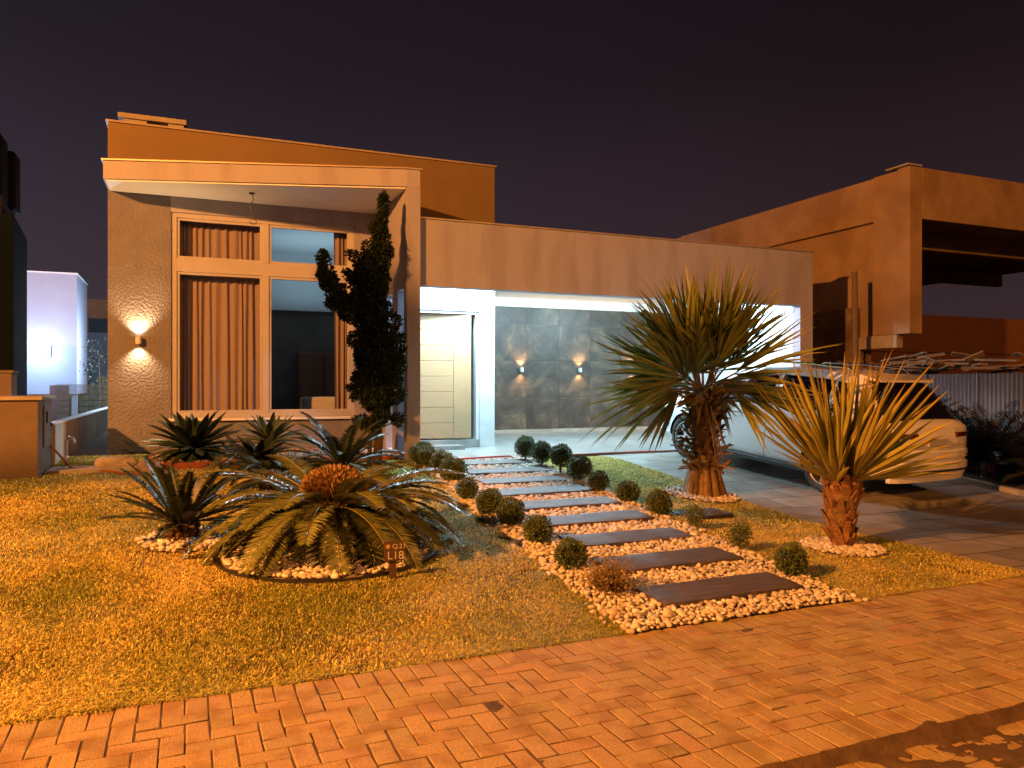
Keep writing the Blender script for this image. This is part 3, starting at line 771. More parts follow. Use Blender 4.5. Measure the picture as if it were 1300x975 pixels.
tag(MB().tube(hp, .016, 8).build('garden_hose', M['hose_red'], smooth=True, origin=(4, 11.5, .4)), 'long red garden hose lying along the porch step to the driveway', 'hose')
# boundary wall with glass
o = thing('boundary_wall', 'low pale boundary wall topped with clear glass panels beside the house', 'wall', (-1.85, 17, .4))
MB().box(-1.95, -1.75, 13.0, 27, .1, 1.03).build('wall', M['boundary'], o, bevel=.008)
for k in range(7): MB().box(-1.86, -1.845, 13.8 + k * 1.8, 15.55 + k * 1.8, 1.035, 1.62).build('glass_panel', M['glass'], o)
# dark house
o = thing('dark_house', 'dark green house wall with a stepped chimney at the picture edge', 'house', (-4.5, 15, 0))
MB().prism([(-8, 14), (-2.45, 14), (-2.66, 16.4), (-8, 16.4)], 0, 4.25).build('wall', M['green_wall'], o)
MB().prism([(-8, 14.1), (-2.62, 14.1), (-2.8, 16.2), (-8, 16.2)], 4.252, 4.55).build('roof', M['black'], o)
MB().box(-3.3, -2.68, 14.3, 14.9, 4.552, 5.6).build('chimney', M['black'], o, bevel=.05)
MB().box(-3.2, -2.64, 15.2, 15.7, 4.552, 5.55).build('chimney', M['black'], o, bevel=.05)
# white box house far behind
o = thing('white_house', 'tall plain white house block lit blue by a floodlight', 'house', (-3.5, 26, 0))
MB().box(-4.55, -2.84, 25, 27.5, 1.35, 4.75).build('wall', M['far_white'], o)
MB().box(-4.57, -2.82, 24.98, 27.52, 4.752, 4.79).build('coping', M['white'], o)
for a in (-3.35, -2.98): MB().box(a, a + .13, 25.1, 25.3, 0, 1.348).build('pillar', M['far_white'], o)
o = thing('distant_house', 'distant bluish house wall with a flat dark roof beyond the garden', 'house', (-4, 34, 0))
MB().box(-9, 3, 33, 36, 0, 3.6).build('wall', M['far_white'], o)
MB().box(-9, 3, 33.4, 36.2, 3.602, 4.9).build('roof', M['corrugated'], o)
o = thing('floodlight', 'bright floodlight glaring from the white house block', 'floodlight', (-3.72, 24.9, 2.55))
MB().box(-3.96, -3.48, 24.9, 24.998, 2.40, 2.70).build('housing', M['dark_metal'], o, bevel=.02)
MB().box(-3.95, -3.49, 24.885, 24.899, 2.41, 2.69).build('lens', M['flood'], o)
add_light('flood_fill_light', 'POINT', (-3.7, 20.6, 2.9), 1300, (.55, .72, 1.0), size=.15)  # added cool fill in open air, washes the white wall evenly
add_light('flood_fill_light', 'POINT', (-3.72, 24.35, 2.55), 95, (.6, .78, 1.0), size=.1)  # added close light, makes a bright halo on the wall round the lens
add_light('yard_fill_light', 'POINT', (-1.45, 25, 2.6), 550, (.66, .8, 1.0), size=.15)  # added cool fill without a fixture, brightens boundary wall and distant house
for i, (u, v, lab) in enumerate([(-3.0, 27.6, 'taller'), (-2.72, 27.9, 'slimmer')]):
    o = thing('closed_parasol', '%s of two dark furled parasols behind the glass-topped wall' % lab, 'parasol', (u, v, 0), 'furled parasols')
    MB().tube([(u, v, 0), (u, v, 2.15)], .02, 8).build('pole', M['dark_metal'], o)
    MB().lathe([(.02, 2.2), (.07, 2.05), (.14, 1.6), (.19, 1.05), (.17, .75), (.05, .7)], 14, Matrix.Translation((u, v, 0))).build('canopy', M['umbrella'], o)
o = thing('wooden_fence', 'horizontal board fence at the end of the neighbouring garden', 'fence', (-2, 29.5, 0))
for k in range(8): MB().box(-3.2, 1, 29.5, 29.53, .3 + k * .2, .48 + k * .2).build('board', M['fence_wood'], o)
for i, (u, w_) in enumerate([(-3.0, .13), (-3.3, .10), (-2.6, .14)]):
    pass
mb = thing('garden_post', 'dark reddish folded drape hanging on a post behind the boundary wall', 'drape', (-2.7, 21, 0))
MB().prism([(-2.95, 21), (-2.55, 21.0), (-2.6, 21.2), (-2.9, 21.2)], .3, 1.6).build('cloth', M['cloth_red'], mb)
o = thing('garden_tree', 'thin bare-stemmed young tree with sparse leaves behind the glass wall', 'tree', (-1.9, 23.2, .4))
MB().tube([(-2.1, 23.2, .3), (-2.07, 23.2, 1.4), (-2.12, 23.2, 2.5)], [.035, .028, .012], 8).build('trunk', M['bark'], o)
def leaf_cloud(centers, rad, n, size, seed, M_, name, parent, base=(1, 1, 1), var=.25):
    r = np.random.default_rng(seed); C = np.asarray(centers)
    k = r.integers(0, len(C), n); d = r.normal(0, 1, (n, 3)); d /= np.linalg.norm(d, axis=1)[:, None]
    rad = np.broadcast_to(rad, len(C)) if np.ndim(rad) else np.full(len(C), rad)
    P = C[k] + d * (rad[k] * r.uniform(.45, 1, n) ** .5)[:, None]
    a = d + r.normal(0, .7, (n, 3)); a /= np.linalg.norm(a, axis=1)[:, None]
    b = np.cross(a, r.normal(0, 1, (n, 3))); b /= np.linalg.norm(b, axis=1)[:, None]
    s = size * r.uniform(.6, 1.3, n)[:, None]
    V = np.stack([P, P + a * s * .5 + b * s * .28, P + a * s, P + a * s * .5 - b * s * .28], 1).reshape(-1, 3)
    F = np.arange(4 * n).reshape(-1, 4)
    c = np.clip(np.array(base) * (1 + r.normal(0, var, (n, 1))), .2, 2)
    return mesh_np(name, V, F, M_, np.repeat(c, 4, 0), parent=parent, origin=root_loc(parent) if parent else (0, 0, 0))
cc = [(-2.1 + random.gauss(0, .28), 23.2 + random.gauss(0, .2), random.uniform(1.7, 2.75)) for _ in range(30)]
leaf_cloud(cc, .14, 420, .06, 5, M['tree_leaf'], 'crown', o)

# added unseen tree, leaf clusters shaped to shade the driveway, car and door
o = thing('shade_caster_tree', 'added unseen tree whose leafy branch blocks the street lamp from the driveway', 'tree', (-11, 4.6, 0))
MB().tube([(-11, 4.6, -.05), (-10.9, 4.6, 2.5), (-10.7, 4.65, 4.6), (-10.4, 4.7, 6.4)], [.2, .16, .13, .09], 10).tube([(-10.7, 4.65, 4.6), (-8.5, 4.6, 5.5), (-6.3, 4.5, 5.75), (-4.6, 4.25, 5.5)], [.1, .07, .05, .02], 8).build('trunk', M['bark'], o, smooth=True)
cc = []
rt = np.random.default_rng(77)
for _ in range(60):
    d = rt.normal(0, 1, 3); d /= np.linalg.norm(d); cc.append(np.array([-4.5, 4.42, 5.47]) + d * np.array([.85, .5, .22]) * rt.uniform(0, 1) ** .4)
for _ in range(26):
    d = rt.normal(0, 1, 3); d /= np.linalg.norm(d); cc.append(np.array([-5.2, 5.6, 5.72]) + d * np.array([.3, .25, .33]) * rt.uniform(0, 1) ** .4)
leaf_cloud(np.array(cc), .14, 5200, .13, 3, M['tree_leaf'], 'crown', o)
cc = [np.array([-10.4, 4.7, 6.8]) + rt.normal(0, .5, 3) for _ in range(40)]
leaf_cloud(np.array(cc), .35, 3500, .13, 4, M['tree_leaf'], 'crown', o)

# ------------------------------------------------------------------ right side: unfinished house
o = thing('unfinished_house', 'raw rendered unfinished house with an open front beside the porch', 'house', (15, 13, 0))
UN = 13.5
mb = MB()
mb.box(UN, 13.86, 11.2, 11.5, 2.65, 6.05)           # corner column
mb.box(13.86, 24, 11.2, 11.5, 5.0, 6.05)            # front beam
mb.box(UN, UN + .25, 11.5, 12.1, 2.65, 6.02)
mb.box(UN, UN + .25, 12.1, 19.0, 5.08, 6.0).box(UN + .12, UN + .25, 12.1, 19.0, 2.5, 5.08).box(UN, UN + .25, 19.0, 23.5, 2.0, 5.98).box(UN + .0, UN + .3, 21.3, 30.0, 2.0, 5.62)
mb.build('wall', M['raw_render'], o, bevel=.012)
mb = MB(); mb.box(UN - .1, UN + .3, 11.15, 11.7, 6.052, 6.085); mb.build('coping', M['concrete'], o)
mb = MB(); mb.box(13.87, 24, 11.52, 22, 5.12, 5.2); mb.box(13.9, 24, 12.6, 12.85, 4.72, 5.118).box(13.9, 24, 16.5, 16.7, 4.75, 5.118); mb.build('ceiling_slab', M['raw_render'], o)
mb = MB(); mb.box(UN + .3, 24, 13.9, 20, 2.4, 2.64).box(UN + .02, UN + .2, 11.53, 12.5, 2.38, 2.646); mb.build('floor_slab', M['concrete'], o)
mb = MB(); mb.box(14.75, 24, 13.6, 13.8, 2.42, 3.35).box(14.75, 24, 13.66, 13.8, 2.36, 2.42).box(14.75, 24, 13.6, 13.8, 0, 2.36); mb.build('wall', M['red_wall'], o)
mb = MB(); mb.box(14.0, 24, 20.4, 20.6, 2.64, 5.1); mb.build('wall', M['boundary'], o)
mb = MB(); mb.box(UN + .25, UN + .5, 12.6, 24, 0, 2.37); mb.build('wall', M['brick_wall'], o)
mb = MB(); mb.box(UN - .02, UN + .24, 12.55, 17.5, 0, 3.3); mb.build('wall', M['brick_wall'], o, bevel=.02)
o2 = MB().tube([(12.75, 11.9, 0), (12.78, 11.9, 2.0), (12.76, 11.9, 3.95)], [.065, .06, .055], 8).build('timber_prop', M['plank'], origin=(12.75, 11.9, 0))
tag(o2, 'upright rough timber prop in front of the unfinished side wall', 'timber prop')
# corrugated fence
fe = thing('corrugated_fence', 'grey corrugated metal site fence with posts behind the white car', 'fence', (12.5, 10, 0))
V = []; nn = 700
for z in (0.0, 1.80):
    for i in range(nn): v = 4.5 + 8.6 * i / (nn - 1); V.append((12.5 + .012 * sin(v * 2 * pi / .076), v, z))
o = MB().add(V, [(i, i + 1, nn + i + 1, nn + i) for i in range(nn - 1)]).build('sheet', M['corrugated'], fe, smooth=True)
o.modifiers.new('t', 'SOLIDIFY').thickness = .003
for k in range(9):
    MB().box(12.46, 12.475, 5 + k, 5.02 + k, .05, 1.80).lathe([(.012, 0), (.012, .012)], 8, Matrix.Translation((12.465, 5.01 + k, 1.68)) @ Matrix.Rotation(-pi / 2, 4, 'Y')).build('post', M['corrugated'], fe)
# planks
pm = []
for k in range(72):
    r = random.Random(k + 40)
    L = r.uniform(.3, .95); w = r.uniform(.06, .16); th = r.uniform(.015, .035)
    h = r.uniform(0, 1)
    u = 12.75 + r.uniform(0, 1.3); v = r.uniform(8.8, 12.0)
    o = MB().box(-L / 2, L / 2, -w / 2, w / 2, -th / 2, th / 2).build('scrap_plank', M['plank'])
    o.location = (u, v, 1.80 + .40 * h * (1 - abs(u - 13.4) / 1.2) + .04); o.rotation_euler = (r.gauss(0, .3), r.gauss(0, .16), r.uniform(.5, 2.7))
    tag(o, 'weathered board in the heap of scrap wood behind the corrugated fence', 'plank', 'scrap boards heaped behind the fence')
tag(MB().prism([(12.7, 8.6), (14.5, 8.6), (14.5, 12.6), (12.7, 12.6)], 0, 1.80).build('rubble_heap', M['soil'], bevel=.05), 'dark heap of earth carrying the scrap boards behind the fence', 'rubble')

# ------------------------------------------------------------------ plants
def nrm(a): return a / (np.linalg.norm(a) + 1e-9)
class Fol:
    def __init__(s): s.V = []; s.C = []; s.n = 0
    def quads(s, Q, c):
        Q = np.asarray(Q, float).reshape(-1, 4, 3); s.V.append(Q.reshape(-1, 3)); s.n += len(Q)
        c = np.broadcast_to(np.asarray(c, float), (len(Q), 3)); s.C.append(np.repeat(c, 4, 0))
    def build(s, name, m, parent, smooth=False):
        V = np.concatenate(s.V); F = np.arange(len(V)).reshape(-1, 4)
        return mesh_np(name, V, F, m, np.concatenate(s.C), parent=parent, origin=root_loc(parent), smooth=smooth)
def frond(fol, r, base, az, el, L, curl, nl, ll, lw, vee=.35, sweep=.75, tint=1.):
    ns = 16; p = np.array(base, float); pts = [p.copy()]; tang = []
    e = el
    side0 = r.normal(0, .12)
    for i in range(ns):
        a = az + side0 * i / ns
        d = np.array([cos(a) * cos(e), sin(a) * cos(e), sin(e)]); tang.append(d)
        p = p + d * L / ns; pts.append(p.copy()); e -= curl / ns * (.6 + .8 * i / ns)
    tang.append(tang[-1]); pts = np.array(pts); tang = np.array(tang)
    t = np.linspace(.06, .995, nl)
    P = np.stack([np.interp(t * ns, np.arange(ns + 1), pts[:, k]) for k in range(3)], 1)
    T = np.stack([np.interp(t * ns, np.arange(ns + 1), tang[:, k]) for k in range(3)], 1); T /= np.linalg.norm(T, axis=1)[:, None]
    S = np.cross(T, np.array([0, 0, 1.])); S /= np.linalg.norm(S, axis=1)[:, None] + 1e-9
    N = np.cross(S, T)
    prof = np.clip(np.sin(pi * (t * .86 + .1)) ** .6, .2, 1)
    Q = []; C = []
    for sgn in (-1, 1):
        d = sgn * S * cos(sweep) + T * sin(sweep) + N * vee + r.normal(0, .06, (nl, 3))
        d /= np.linalg.norm(d, axis=1)[:, None]
        l = (ll * prof * r.uniform(.88, 1.1, nl))[:, None]
        tip = P + d * l - np.array([0, 0, .12]) * l
        m = P + d * l * .4
        Q.append(np.stack([P - T * lw * .3, m - T * lw * .5, tip, m + T * lw * .5], 1))
        C.append(tint * r.uniform(.8, 1.2, nl))
    Q = np.concatenate(Q); C = np.concatenate(C)
    fol.quads(Q, C[:, None] * np.ones(3))
    rq = []
    for i in range(ns):
        s_ = np.cross(tang[i], [0, 0, 1.]); s_ = nrm(s_); w = .009 * (1 - .75 * i / ns); w2 = .009 * (1 - .75 * (i + 1) / ns)
        u_ = nrm(np.cross(s_, tang[i])) * w
        rq.append([pts[i] - s_ * w, pts[i] + u_, pts[i + 1] + u_, pts[i + 1] - s_ * w2]); rq.append([pts[i] + u_, pts[i] + s_ * w, pts[i + 1] + s_ * w2, pts[i + 1] + u_])
    fol.quads(np.array(rq), np.array([1.7, 1.35, .9]) * tint)
def trunk_stub(name, parent, base, r0, r1, h, m, seed=0):
    """short trunk armoured with old leaf bases"""
    r = np.random.default_rng(seed); mb = MB(); b = np.array(base)
    mb.tube([b + [0, 0, z] for z in np.linspace(-.03, h, 6)], np.linspace(r0, r1, 6) * .85, 14)
    nr = max(3, int(h / .045))
    for k in range(nr):
        z = h * k / nr; rr = r0 + (r1 - r0) * k / nr; m_ = max(8, int(2 * pi * rr / .055))
        for j in range(m_):
            a = 2 * pi * (j + .5 * (k % 2)) / m_ + r.normal(0, .05)
            o_ = b + [cos(a) * rr * .85, sin(a) * rr * .85, z]
            d = np.array([cos(a) * .75, sin(a) * .75, .66])
            mb.tube([o_, o_ + d * .04, o_ + d * r.uniform(.055, .085)], [.026, .024, .012], 5)
    return mb.build(name, m, parent)
# big coned cycad
CB = np.array([1.26, 7.15, .14])
cy = thing('cycad', 'large spreading cycad with an orange-brown cone in the round pebble bed', 'cycad', tuple(CB))
trunk_stub('trunk', cy, CB, .2, .22, .44, M['fibre'], 3)
f = Fol(); r = np.random.default_rng(5); top = CB + [0, 0, .44]
ga = 2.39996
for k in range(80):
    t = k / 79.; az = k * ga + r.normal(0, .1); el = .62 - 1.02 * t + r.normal(0, .07)
    Lf = 1.0 + .2 * t + r.normal(0, .06)
    frond(f, r, top + [.23 * cos(az), .23 * sin(az), -.03 - .1 * t], az, el, Lf, .8 + .55 * t, 92, .165, .021, .16, .45, r.uniform(.75, 1.15))
f.build('fronds', M['cycad'], cy)
def cone(parent, c, rx, rz, n, seed):
    r = np.random.default_rng(seed); f = Fol()
    V, F = ico(3)
    MB().add(V * [rx * .86, rx * .86, rz * .86] + np.array(c), F).build('cone_core', M['fibre'], parent)
    Q = []; C = []
    for k in range(n):
        z = 1 - 1.15 * (k + .5) / n; a = k * ga; s_ = math.sqrt(max(0, 1 - z * z))
        d = np.array([s_ * cos(a), s_ * sin(a), z]); p = np.array(c) + d * [rx * .86, rx * .86, rz * .86]
        d2 = nrm(d + [0, 0, .55] + r.normal(0, .22, 3)); w = nrm(np.cross(d2, r.normal(0, 1, 3))); l = r.uniform(.05, .1)
        Q.append([p - w * .011, p + d2 * l * .5 - w * .016, p + d2 * l, p + d2 * l * .5 + w * .016])
        C.append(np.array([1, 1, 1]) * r.uniform(.6, 1.5))
    f.quads(Q, np.array(C)); return f
cone(cy, top + np.array([0, 0, .04]), .28, .2, 1800, 3).build('cone', M['cone'], cy)

def cycad(name, label, base, h, nf, L, elmax, elmin, curl, seed, m, ll=.1, lw=.013, nl=40, group=None):
    o = thing(name, label, 'cycad', tuple(base), group); b = np.array(base)
    trunk_stub('trunk', o, b, .11, .12, h, M['fibre'], seed)
    f = Fol(); r = np.random.default_rng(seed)
    for k in range(nf):
        t = k / (nf - 1); az = k * ga; el = elmax - (elmax - elmin) * t + r.normal(0, .08)
        frond(f, r, b + [.07 * cos(az), .07 * sin(az), h], az, el, L * r.uniform(.85, 1.1), curl, nl, ll, lw, .35, .5, r.uniform(.7, 1.2))
    f.build('fronds', m, o); return o
cycad('cycad', 'small dark cycad with stiff upright fronds at the lawn side of the big one', (-.02, 7.72, .17), .16, 30, .66, 1.3, .05, .4, 8, M['cycad_dark'], .095, .021, 56)
cycad('cycad', 'mid-sized dark cycad behind the coned one, in front of the window sill', (1.9, 10.2, .3), .25, 30, .85, 1.25, -.05, .8, 9, M['cycad_dark'], .12, .022, 60)
cycad('cycad', 'drooping dark cycad squeezed between the coned one and the pale bromeliad', (.95, 9.6, .27), .22, 26, .75, .9, -.2, 1.1, 10, M['cycad_dark'], .12, .022, 60)

def strap_leaves(fol, r, base, n, L, w, elmax, elmin, curl, tint=1.):
    for k in range(n):
        t = k / (n - 1); az = k * ga; el = elmax - (elmax - elmin) * t + r.normal(0, .06); l = L * r.uniform(.85, 1.1) * (.8 + .3 * t)
        ns = 9; p = np.array(base) + [.05 * cos(az), .05 * sin(az), .06 * (1 - t)]
        e = el; row = []
        for i in range(ns + 1):
            s_ = i / ns; d = np.array([cos(az) * cos(e), sin(az) * cos(e), sin(e)]); S = np.array([-sin(az), cos(az), 0]); Nn = np.cross(S, d) * -1
            ww = w * (min(1, .55 + 1.2 * s_) if s_ < .45 else max(0.02, 1 - ((s_ - .45) / .55) ** 2.3))
            row.append((p - S * ww * .5 + Nn * ww * -.22, p.copy(), p + S * ww * .5 + Nn * ww * -.22)); p = p + d * l / ns; e -= curl / ns
        c = tint * r.uniform(.7, 1.25)
        for i in range(ns):
            a, b = row[i], row[i + 1]
            fol.quads([[a[0], a[1], b[1], b[0]], [a[1], a[2], b[2], b[1]]], np.ones(3) * c)
o = thing('bromeliad', 'big dark bromeliad rosette in the raised bed under the wall lamp', 'bromeliad', (.12, 12.75, .46))
f = Fol(); r = np.random.default_rng(12); strap_leaves(f, r, (.12, 12.75, .62), 72, .80, .14, 1.3, -.15, .6)
f.build('leaves', M['brom'], o, True)
f = Fol(); strap_leaves(f, r, (.12, 12.75, .46), 46, .3, .06, .9, .1, 1.3, .5); f.build('old_leaves', M['brom'], o)
o = thing('bromeliad', 'smaller pale green bromeliad rosette below the window middle post', 'bromeliad', (1.25, 12.5, .46))
f = Fol(); strap_leaves(f, r, (1.2, 12.4, .72), 40, .60, .10, 1.3, .1, .6); f.build('leaves', M['brom_pale'], o, True)
MB().tube([(1.2, 12.4, .43), (1.2, 12.4, .75)], [.09, .07], 10).build('stem', M['fibre'], o)
o = thing('agave', 'low dark agave with broad drooping leaves beside the big bromeliad', 'agave', (.95, 11.55, .37))
f = Fol(); strap_leaves(f, r, (.95, 11.55, .5), 36, .62, .12, 1.2, -.1, .9); f.build('leaves', M['brom'], o, True)
MB().tube([(.95, 11.55, .34), (.95, 11.55, .53)], [.1, .08], 10).build('stem', M['fibre'], o)

# fan palms
def fan(fol, r, hub, d, up, R, half, nseg, w, fold=.25, droop=.15, tint=1., split=.5):
    d = nrm(d); S = nrm(np.cross(d, up)); N = np.cross(S, d)
    for k in range(nseg):
        ph = -half + 2 * half * (k + .5) / nseg
        dd = nrm(d * cos(ph) + S * sin(ph) + N * (-fold * abs(ph) / half * .6 + r.normal(0, .05)))
        T = nrm(np.cross(N, dd)); l = R * (1 - .22 * (abs(ph) / half) ** 2) * r.uniform(.8, 1.08); dd = nrm(dd + r.normal(0, .05, 3)); bend = r.normal(0, .07)
        st = np.array([0, .2, .42, .62, .82, 1.]); ww = w * np.array([.12, .5, 1., .82, .45, .02])
        dr = droop * r.uniform(.4, 1.6)
        rows = []
        for s_, q in zip(st, ww):
            p = hub + dd * l * s_ - np.array([0, 0, 1.]) * dr * l * max(0, s_ - .35) ** 2 + T * bend * l * s_ ** 2
            rows.append((p - T * q * .5, p - N * q * .28, p + T * q * .5))
        c = np.asarray(tint) * r.uniform(.72, 1.25); tipc = np.array([1.25, 1.0, .8])
        for i in range(5):
            a, b = rows[i], rows[i + 1]
            fol.quads([[a[0], a[1], b[1], b[0]], [a[1], a[2], b[2], b[1]]], np.ones(3) * c * (tipc if i >= 4 else 1))
def fan_palm(label, base, crown_h, leaves, mleaf, seed, pet, R, nseg, w, petw=.02, half=1.25, roll=.3):
    o = thing('fan_palm', label, 'palm', tuple(base)); r = np.random.default_rng(seed); f = Fol(); pm = MB()
    c0 = np.array(base) + [0, 0, crown_h]
    for (az, el, s) in leaves:
        az += r.normal(0, .08); d = np.array([cos(az) * cos(el), sin(az) * cos(el), sin(el)])
        L = pet * s * r.uniform(.85, 1.1); st = c0 + np.array([cos(az), sin(az), 0]) * .07
        mid = st + d * L * .5 + [0, 0, .02]; hub = st + d * L
        pm.tube([st - d * .05, mid, hub], [petw, petw * .7, petw * .5], 6)
        up = np.array([0, 0, 1.]) if abs(d[2]) < .95 else np.array([-cos(az), -sin(az), .3])
        fan(f, r, hub - d * .04, d + np.array([0, 0, -.12]) * (el < .3), up + r.normal(0, roll, 3), R * s * r.uniform(.9, 1.1), half * r.uniform(.8, 1.05), nseg, w, .45, .3 if el < .2 else .1, r.uniform(.75, 1.2) * (np.array([1.35, .72, .6]) if el < -.1 else 1))
    pm.build('petioles', M['palm_trunk'], o, colors=True); f.build('fronds', mleaf, o)
    return o
# tall one
P1 = np.array([6.27, 8.33, .16])
r = np.random.default_rng(6)
lv = [(r.uniform(0, 2*pi), r.uniform(1.3, 1.5), 1.12) for _ in range(3)] + [(k * ga, 1.08 + r.normal(0, .14), 1.1) for k in range(6)] + [(k * ga + .5, .68 + r.normal(0, .15), 1.04) for k in range(8)] + [(k * ga + 1, .22 + r.normal(0, .14), 1.0) for k in range(8)] + [(k * ga + 2, -.25 + r.normal(0, .12), .8) for k in range(3)]
pa = fan_palm('tall fan palm with a thick boot-covered trunk between lawn and driveway', P1, 1.38, lv, M['palm_leaf'], 6, .42, 1.2, 19, .062, half=1.0, roll=.75)
mb = MB(); zz = np.linspace(-.05, 1.4, 12)
mb.tube([P1 + [0, 0, z] for z in zz], np.interp(zz, [0, .45, .8, 1.1, 1.4], [.2, .17, .15, .17, .14]), 14, col=(.7, .7, .7))
for k in range(24):   # cut stalks round the foot
    a = 2*pi*k/24 + r.normal(0, .06); rr = .21 + r.normal(0, .015); h = r.uniform(.2, .52)
    p0 = P1 + [rr * cos(a) * 1.2, rr * sin(a) * 1.2, -.02]; p1 = P1 + [rr * cos(a) * .78, rr * sin(a) * .78, h]
    mb.tube([p0, (p0 + p1) / 2, p1], [.048, .04, .034], 7, col=np.ones(3) * r.uniform(.7, 1.6))
for k in range(150):   # torn boots above
    a = r.uniform(0, 2*pi); z = r.uniform(.32, 1.3); rr = np.interp(z, [.4, .8, 1.3], [.2, .15, .16])
    p0 = P1 + [rr * cos(a), rr * sin(a), z]; d = np.array([cos(a), sin(a), 0]) * r.uniform(.3, .9) + [0, 0, r.uniform(-.3, .9)]
    a2 = a + r.normal(0, .5); d = nrm(d); l = r.uniform(.1, .26); T = np.array([-sin(a2), cos(a2), 0]); w = r.uniform(.02, .045); n_ = nrm(np.cross(T, d)) * .008
    q = [p0 - T * w, p0 + T * w, p0 + d * l + T * w * .6, p0 + d * l - T * w * .6]
    V = [x - n_ for x in q] + [x + n_ for x in q]
    mb.add(V, [(0,3,2,1),(4,5,6,7),(0,1,5,4),(1,2,6,5),(2,3,7,6),(3,0,4,7)], col=np.ones(3) * r.uniform(.5, 1.5))
mb.build('trunk', M['palm_trunk'], pa, colors=True)
# young one
P2 = np.array([5.87, 5.63, .03])
lv = [(k * ga + .3, 1.45 + r.normal(0, .05), 1.08) for k in range(3)] + [(k * ga + .9, 1.2 + r.normal(0, .1), 1.05) for k in range(4)] + [(k * ga + .2, .92 + r.normal(0, .1), 1.0) for k in range(5)] + [(k * ga + 1.1, .6, .97) for k in range(3)]
pb = fan_palm('short young fan palm with stiff golden fronds in the lawn', P2, .6, lv, M['palm_leaf_gold'], 16, .12, 1.17, 11, .062, .024, .46, roll=.5)
mb = MB(); zz = np.linspace(-.05, .7, 10)
mb.tube([P2 + [0, 0, z] for z in zz], np.interp(zz, [0, .2, .45, .7], [.1, .12, .14, .12]), 14, col=(.7, .7, .7))
for k in range(110):
    z = r.uniform(0, .62) if k < 90 else r.uniform(.5, .64); a = k * ga; rr = np.interp(z, [0, .2, .45, .65], [.1, .12, .145, .13])
    p0 = P2 + [rr * cos(a) * .9, rr * sin(a) * .9, z]; d = nrm(np.array([cos(a) * .5, sin(a) * .5, 1.0]) + r.normal(0, .12, 3)); l = r.uniform(.09, .16); T = np.array([-sin(a), cos(a), 0]); w = r.uniform(.03, .05); n_ = np.array([cos(a), sin(a), -.3]) * .007
    q = [p0 - T * w, p0 + T * w, p0 + d * l + T * w * .5, p0 + d * l - T * w * .5]
    V = [x - n_ for x in q] + [x + n_ for x in q]
    mb.add(V, [(0,3,2,1),(4,5,6,7),(0,1,5,4),(1,2,6,5),(2,3,7,6),(3,0,4,7)], col=np.array([1.1, .9, .8]) * r.uniform(.6, 1.4))
mb.build('trunk', M['palm_trunk'], pb, colors=True)

# twisted juniper
JB = np.array([2.72, 11.75, .37])
ju = thing('juniper', 'tall dark twisted juniper with a side arm in front of the window', 'tree', tuple(JB))
def C_(px, py, D=11.95):   # helper only used to design the outline of the crown in the tree's own plane
    X = (px - 650) / 977 * D; Zc = 1.6 - (py - 489) / 977 * D
    return np.array([.9205 * X + .3907 * D, -.3907 * X + .9205 * D, Zc])
spine = [(481, 560, .05), (478, 520, .26), (482, 480, .36), (476, 450, .36), (482, 425, .34), (478, 395, .26), (470, 372, .28), (474, 345, .26), (478, 320, .22), (481, 298, .16), (484, 278, .12), (487, 258, .08), (487, 246, .03)]
arm = [(462, 404, .22), (446, 394, .23), (431, 382, .2), (420, 364, .17), (414, 345, .13), (410, 330, .08), (410, 318, .03)]
arm2 = [(462, 366, .16), (452, 356, .14), (443, 350, .08), (440, 345, .05)]
arm3 = [(462, 340, .12), (450, 328, .09), (440, 318, .04)]
bits = [(500, 435, .16), (508, 428, .1), (455, 480, .16), (450, 500, .1), (502, 500, .2), (505, 530, .12), (460, 535, .14), (455, 455, .1), (497, 465, .18), (447, 492, .07), (508, 445, .08)]
rj = np.random.default_rng(31)
cent = []; rad = []
for chain, m_ in ((spine, 15), (arm, 9), (arm2, 6), (arm3, 5)):
    for (a, b) in zip(chain[:-1], chain[1:]):
        for k in range(m_):
            t = k / m_; q = C_(a[0] + (b[0] - a[0]) * t, a[1] + (b[1] - a[1]) * t); R0 = a[2] + (b[2] - a[2]) * t
            d = rj.normal(0, 1, 3); d /= np.linalg.norm(d)
            R0 *= 1.22; rr = max(.04, R0 * rj.uniform(.3, .48)); cent.append(q + d * max(0, R0 - rr * .7) * rj.uniform(.3, 1.0)); rad.append(rr)
for (x, y, R0) in bits:
    q = C_(x, y)
    for k in range(7):
        d = rj.normal(0, 1, 3); d /= np.linalg.norm(d); rr = R0 * rj.uniform(.35, .55); cent.append(q + d * (R0 - rr * .6) * rj.uniform(.2, 1)); rad.append(rr)
cent = np.array(cent); rad = np.array(rad)
w_ = np.repeat(np.arange(len(cent)), np.maximum(40, (rad / .1) ** 2 * 260).astype(int))
leaf_cloud(cent[w_], rad[w_], len(w_), .05, 9, M['juniper'], 'crown', ju, var=.4)
mb = MB()
mb.tube([JB - [0, 0, .05]] + [C_(*s[:2]) for s in spine[:-2]], np.linspace(.075, .012, len(spine) - 1), 9)
mb.tube([C_(474, 425)] + [C_(*s[:2]) for s in arm], np.linspace(.045, .008, len(arm) + 1), 7)
mb.tube([JB + [-.12, .02, -.05], JB + [-.10, .02, .4], C_(474, 500)], [.04, .035, .03], 7)
mb.build('trunk', M['bark'], ju, smooth=True)

